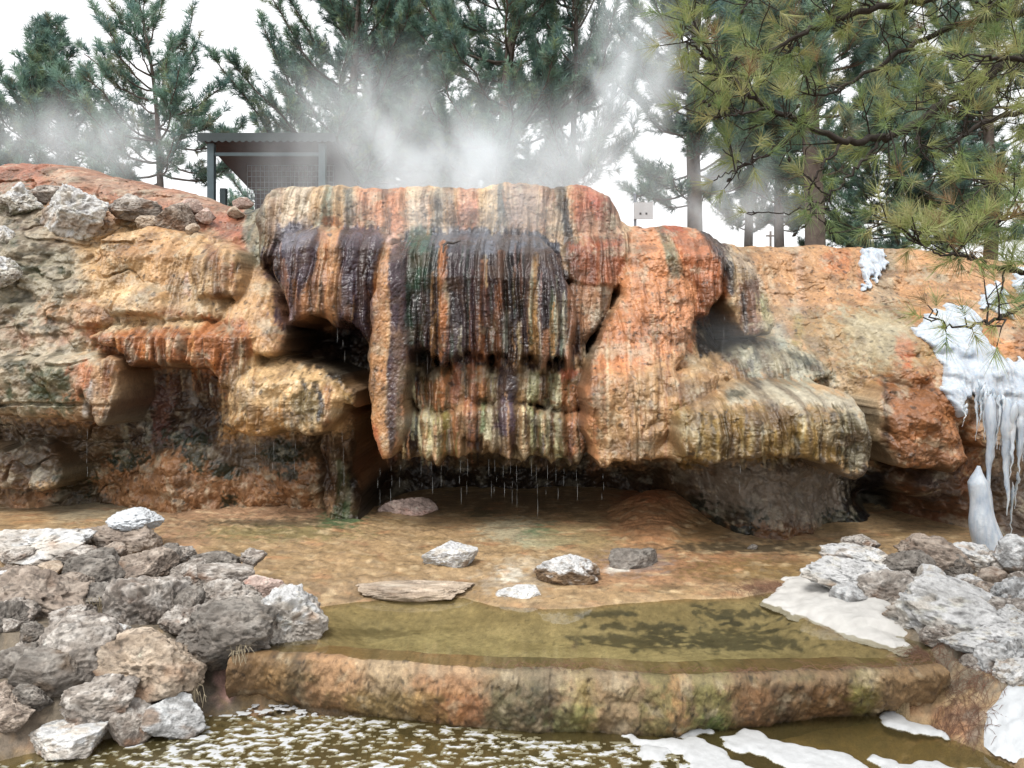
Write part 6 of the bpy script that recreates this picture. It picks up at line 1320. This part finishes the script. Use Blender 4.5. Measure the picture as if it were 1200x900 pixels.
Yw = Y0 + 1.2; xa, xc = P(290, 0, Yw)[0], P(392, 0, Yw)[0]; za, zc = zg - .3, P(0, 191, Yw)[2]
mb = MB()
for x in np.arange(xa, xc, .085): mb.tube([(x, Yw, za), (x, Yw, zc)], .006, 5)
for z in np.arange(za + .05, zc + .01, .11): mb.tube([(xa, Yw, z), (xc, Yw, z)], .006, 5)
mb.tube([(xa, Yw, zc), (xc, Yw, zc)], .02, 6); mb.build('wire_panel', m_wire, sh, SO)
# small white sign board on a post at the rim
Ys = 9.7; cx, cy, cz = P(754, 247, Ys); sg = tag(empty('sign', (cx - .06, Ys, 3.0)), 'small white sign board on a thin post at the rim', 'sign'); GO = (cx - .06, Ys, 3.0)
mb = MB(); mb.box((cx - .12, Ys - .012, cz - .105), (cx + .12, Ys + .012, cz + .105)); bd = mb.build('board', m_white, sg, GO, False)
for u in (-.04, .035): mb = MB(); mb.box((cx + u - .012, Ys - .015, cz - .05), (cx + u + .012, Ys - .0125, cz - .025)); mb.build('marking', m_dark, bd, GO, False)
mb = MB(); mb.tube([(cx - .10, Ys + .03, 2.7), (cx - .10, Ys + .03, cz + .22)], .018, 8); mb.build('post', m_wire, sg, GO)
# far pole
Yp = 50; px_, _, pz = P(903, 271, Yp); po = tag(empty('utility_pole', (px_, Yp, 2.7)), 'tiny distant pole with a crossarm between the two slim trunks', 'pole'); PO = (px_, Yp, 2.7)
mb = MB(); mb.tube([(px_, Yp, 2.5), (px_, Yp, pz)], .07, 8); mb.build('pole', m_bark, po, PO); mb = MB(); mb.box((px_ - .3, Yp - .05, pz - .35), (px_ + .3, Yp + .05, pz - .25)); mb.build('crossarm', m_bark, po, PO, False)

# ------------------------------------------------------------------ steam off the hot water
def steam(px, py, Y, rx, ry, rz, dens, label, tilt=0, scale=1.7, lo=.44, hi=.74, seed=0):
    q, f = ICO[4]; t = NT('steam_%d' % round(px)); t.t.nodes.remove(t.b)
    g = t.n('ShaderNodeNewGeometry'); o = t.obj()
    ln = t.n('ShaderNodeVectorMath', operation='LENGTH'); t.l(o, ln.inputs[0])
    fall = t.remap(ln.outputs['Value'], .25, .98, 1, 0)
    mp = t.n('ShaderNodeMapping'); mp.inputs['Location'].default_value = (seed * 3.1, seed, 0); mp.inputs['Rotation'].default_value = (0, .5, 0); mp.inputs['Scale'].default_value = (1, 1, .62); t.l(g.outputs['Position'], mp.inputs[0])
    nz = t.n('ShaderNodeTexNoise'); nz.inputs['Scale'].default_value = scale; nz.inputs['Detail'].default_value = 5; nz.inputs['Roughness'].default_value = .55; nz.inputs['Distortion'].default_value = .6; t.l(mp.outputs[0], nz.inputs['Vector'])
    a = t.remap(nz.outputs['Fac'], lo, hi, 0, 1)
    d = t.math('MULTIPLY', t.math('MULTIPLY', a, fall), t.math('MULTIPLY', fall, dens))
    pv = t.n('ShaderNodeVolumePrincipled'); pv.inputs['Color'].default_value = (.90, .955, 1, 1); pv.inputs['Anisotropy'].default_value = .0; t.l(d, pv.inputs['Density'])
    t.l(pv.outputs[0], t.out.inputs['Volume'])
    ob = mesh_np('steam', q, f, t.m, loc=P(px, py, Y)); ob.scale = (rx, ry, rz); ob.rotation_euler = (0, math.radians(tilt), 0)
    tag(ob, label, 'steam', kind='stuff')
steam(540, 205, 10.2, 3.6, 1.5, 1.5, 2.0, 'bank of steam along the rim above the curtain', seed=1, lo=.36, hi=.72)
steam(735, 110, 11.2, 1.15, 1.2, 2.9, 2.4, 'tall plume of steam rising right of the curtain', 12, seed=2)
steam(90, 172, 11.5, 2.3, 1.2, 1.0, 1.4, 'thin steam over the left skyline', seed=3, lo=.36)
steam(850, 235, 9.8, 1.4, .9, 1.0, 2.4, 'steam drifting over the right rim', seed=4)
steam(430, 130, 12.3, 2.2, 1.2, 1.5, 1.2, 'steam wisps in front of the big pines', seed=5, lo=.36)
steam(520, 262, 6.95, 2.2, .6, .42, 1.6, 'thin steam over the purple domes', seed=6, scale=2.2)
steam(560, 232, 7.55, 2.6, .45, .5, 1.1, 'thin steam clinging to the upper tier', seed=8, scale=2.0)
steam(690, 200, 9.2, 1.6, .9, .9, 1.8, 'steam drifting off the right end of the upper tier', seed=9)
steam(900, 395, 6.7, 1.1, .5, .4, .5, 'faint steam above the right shelves', seed=7, scale=2.2)
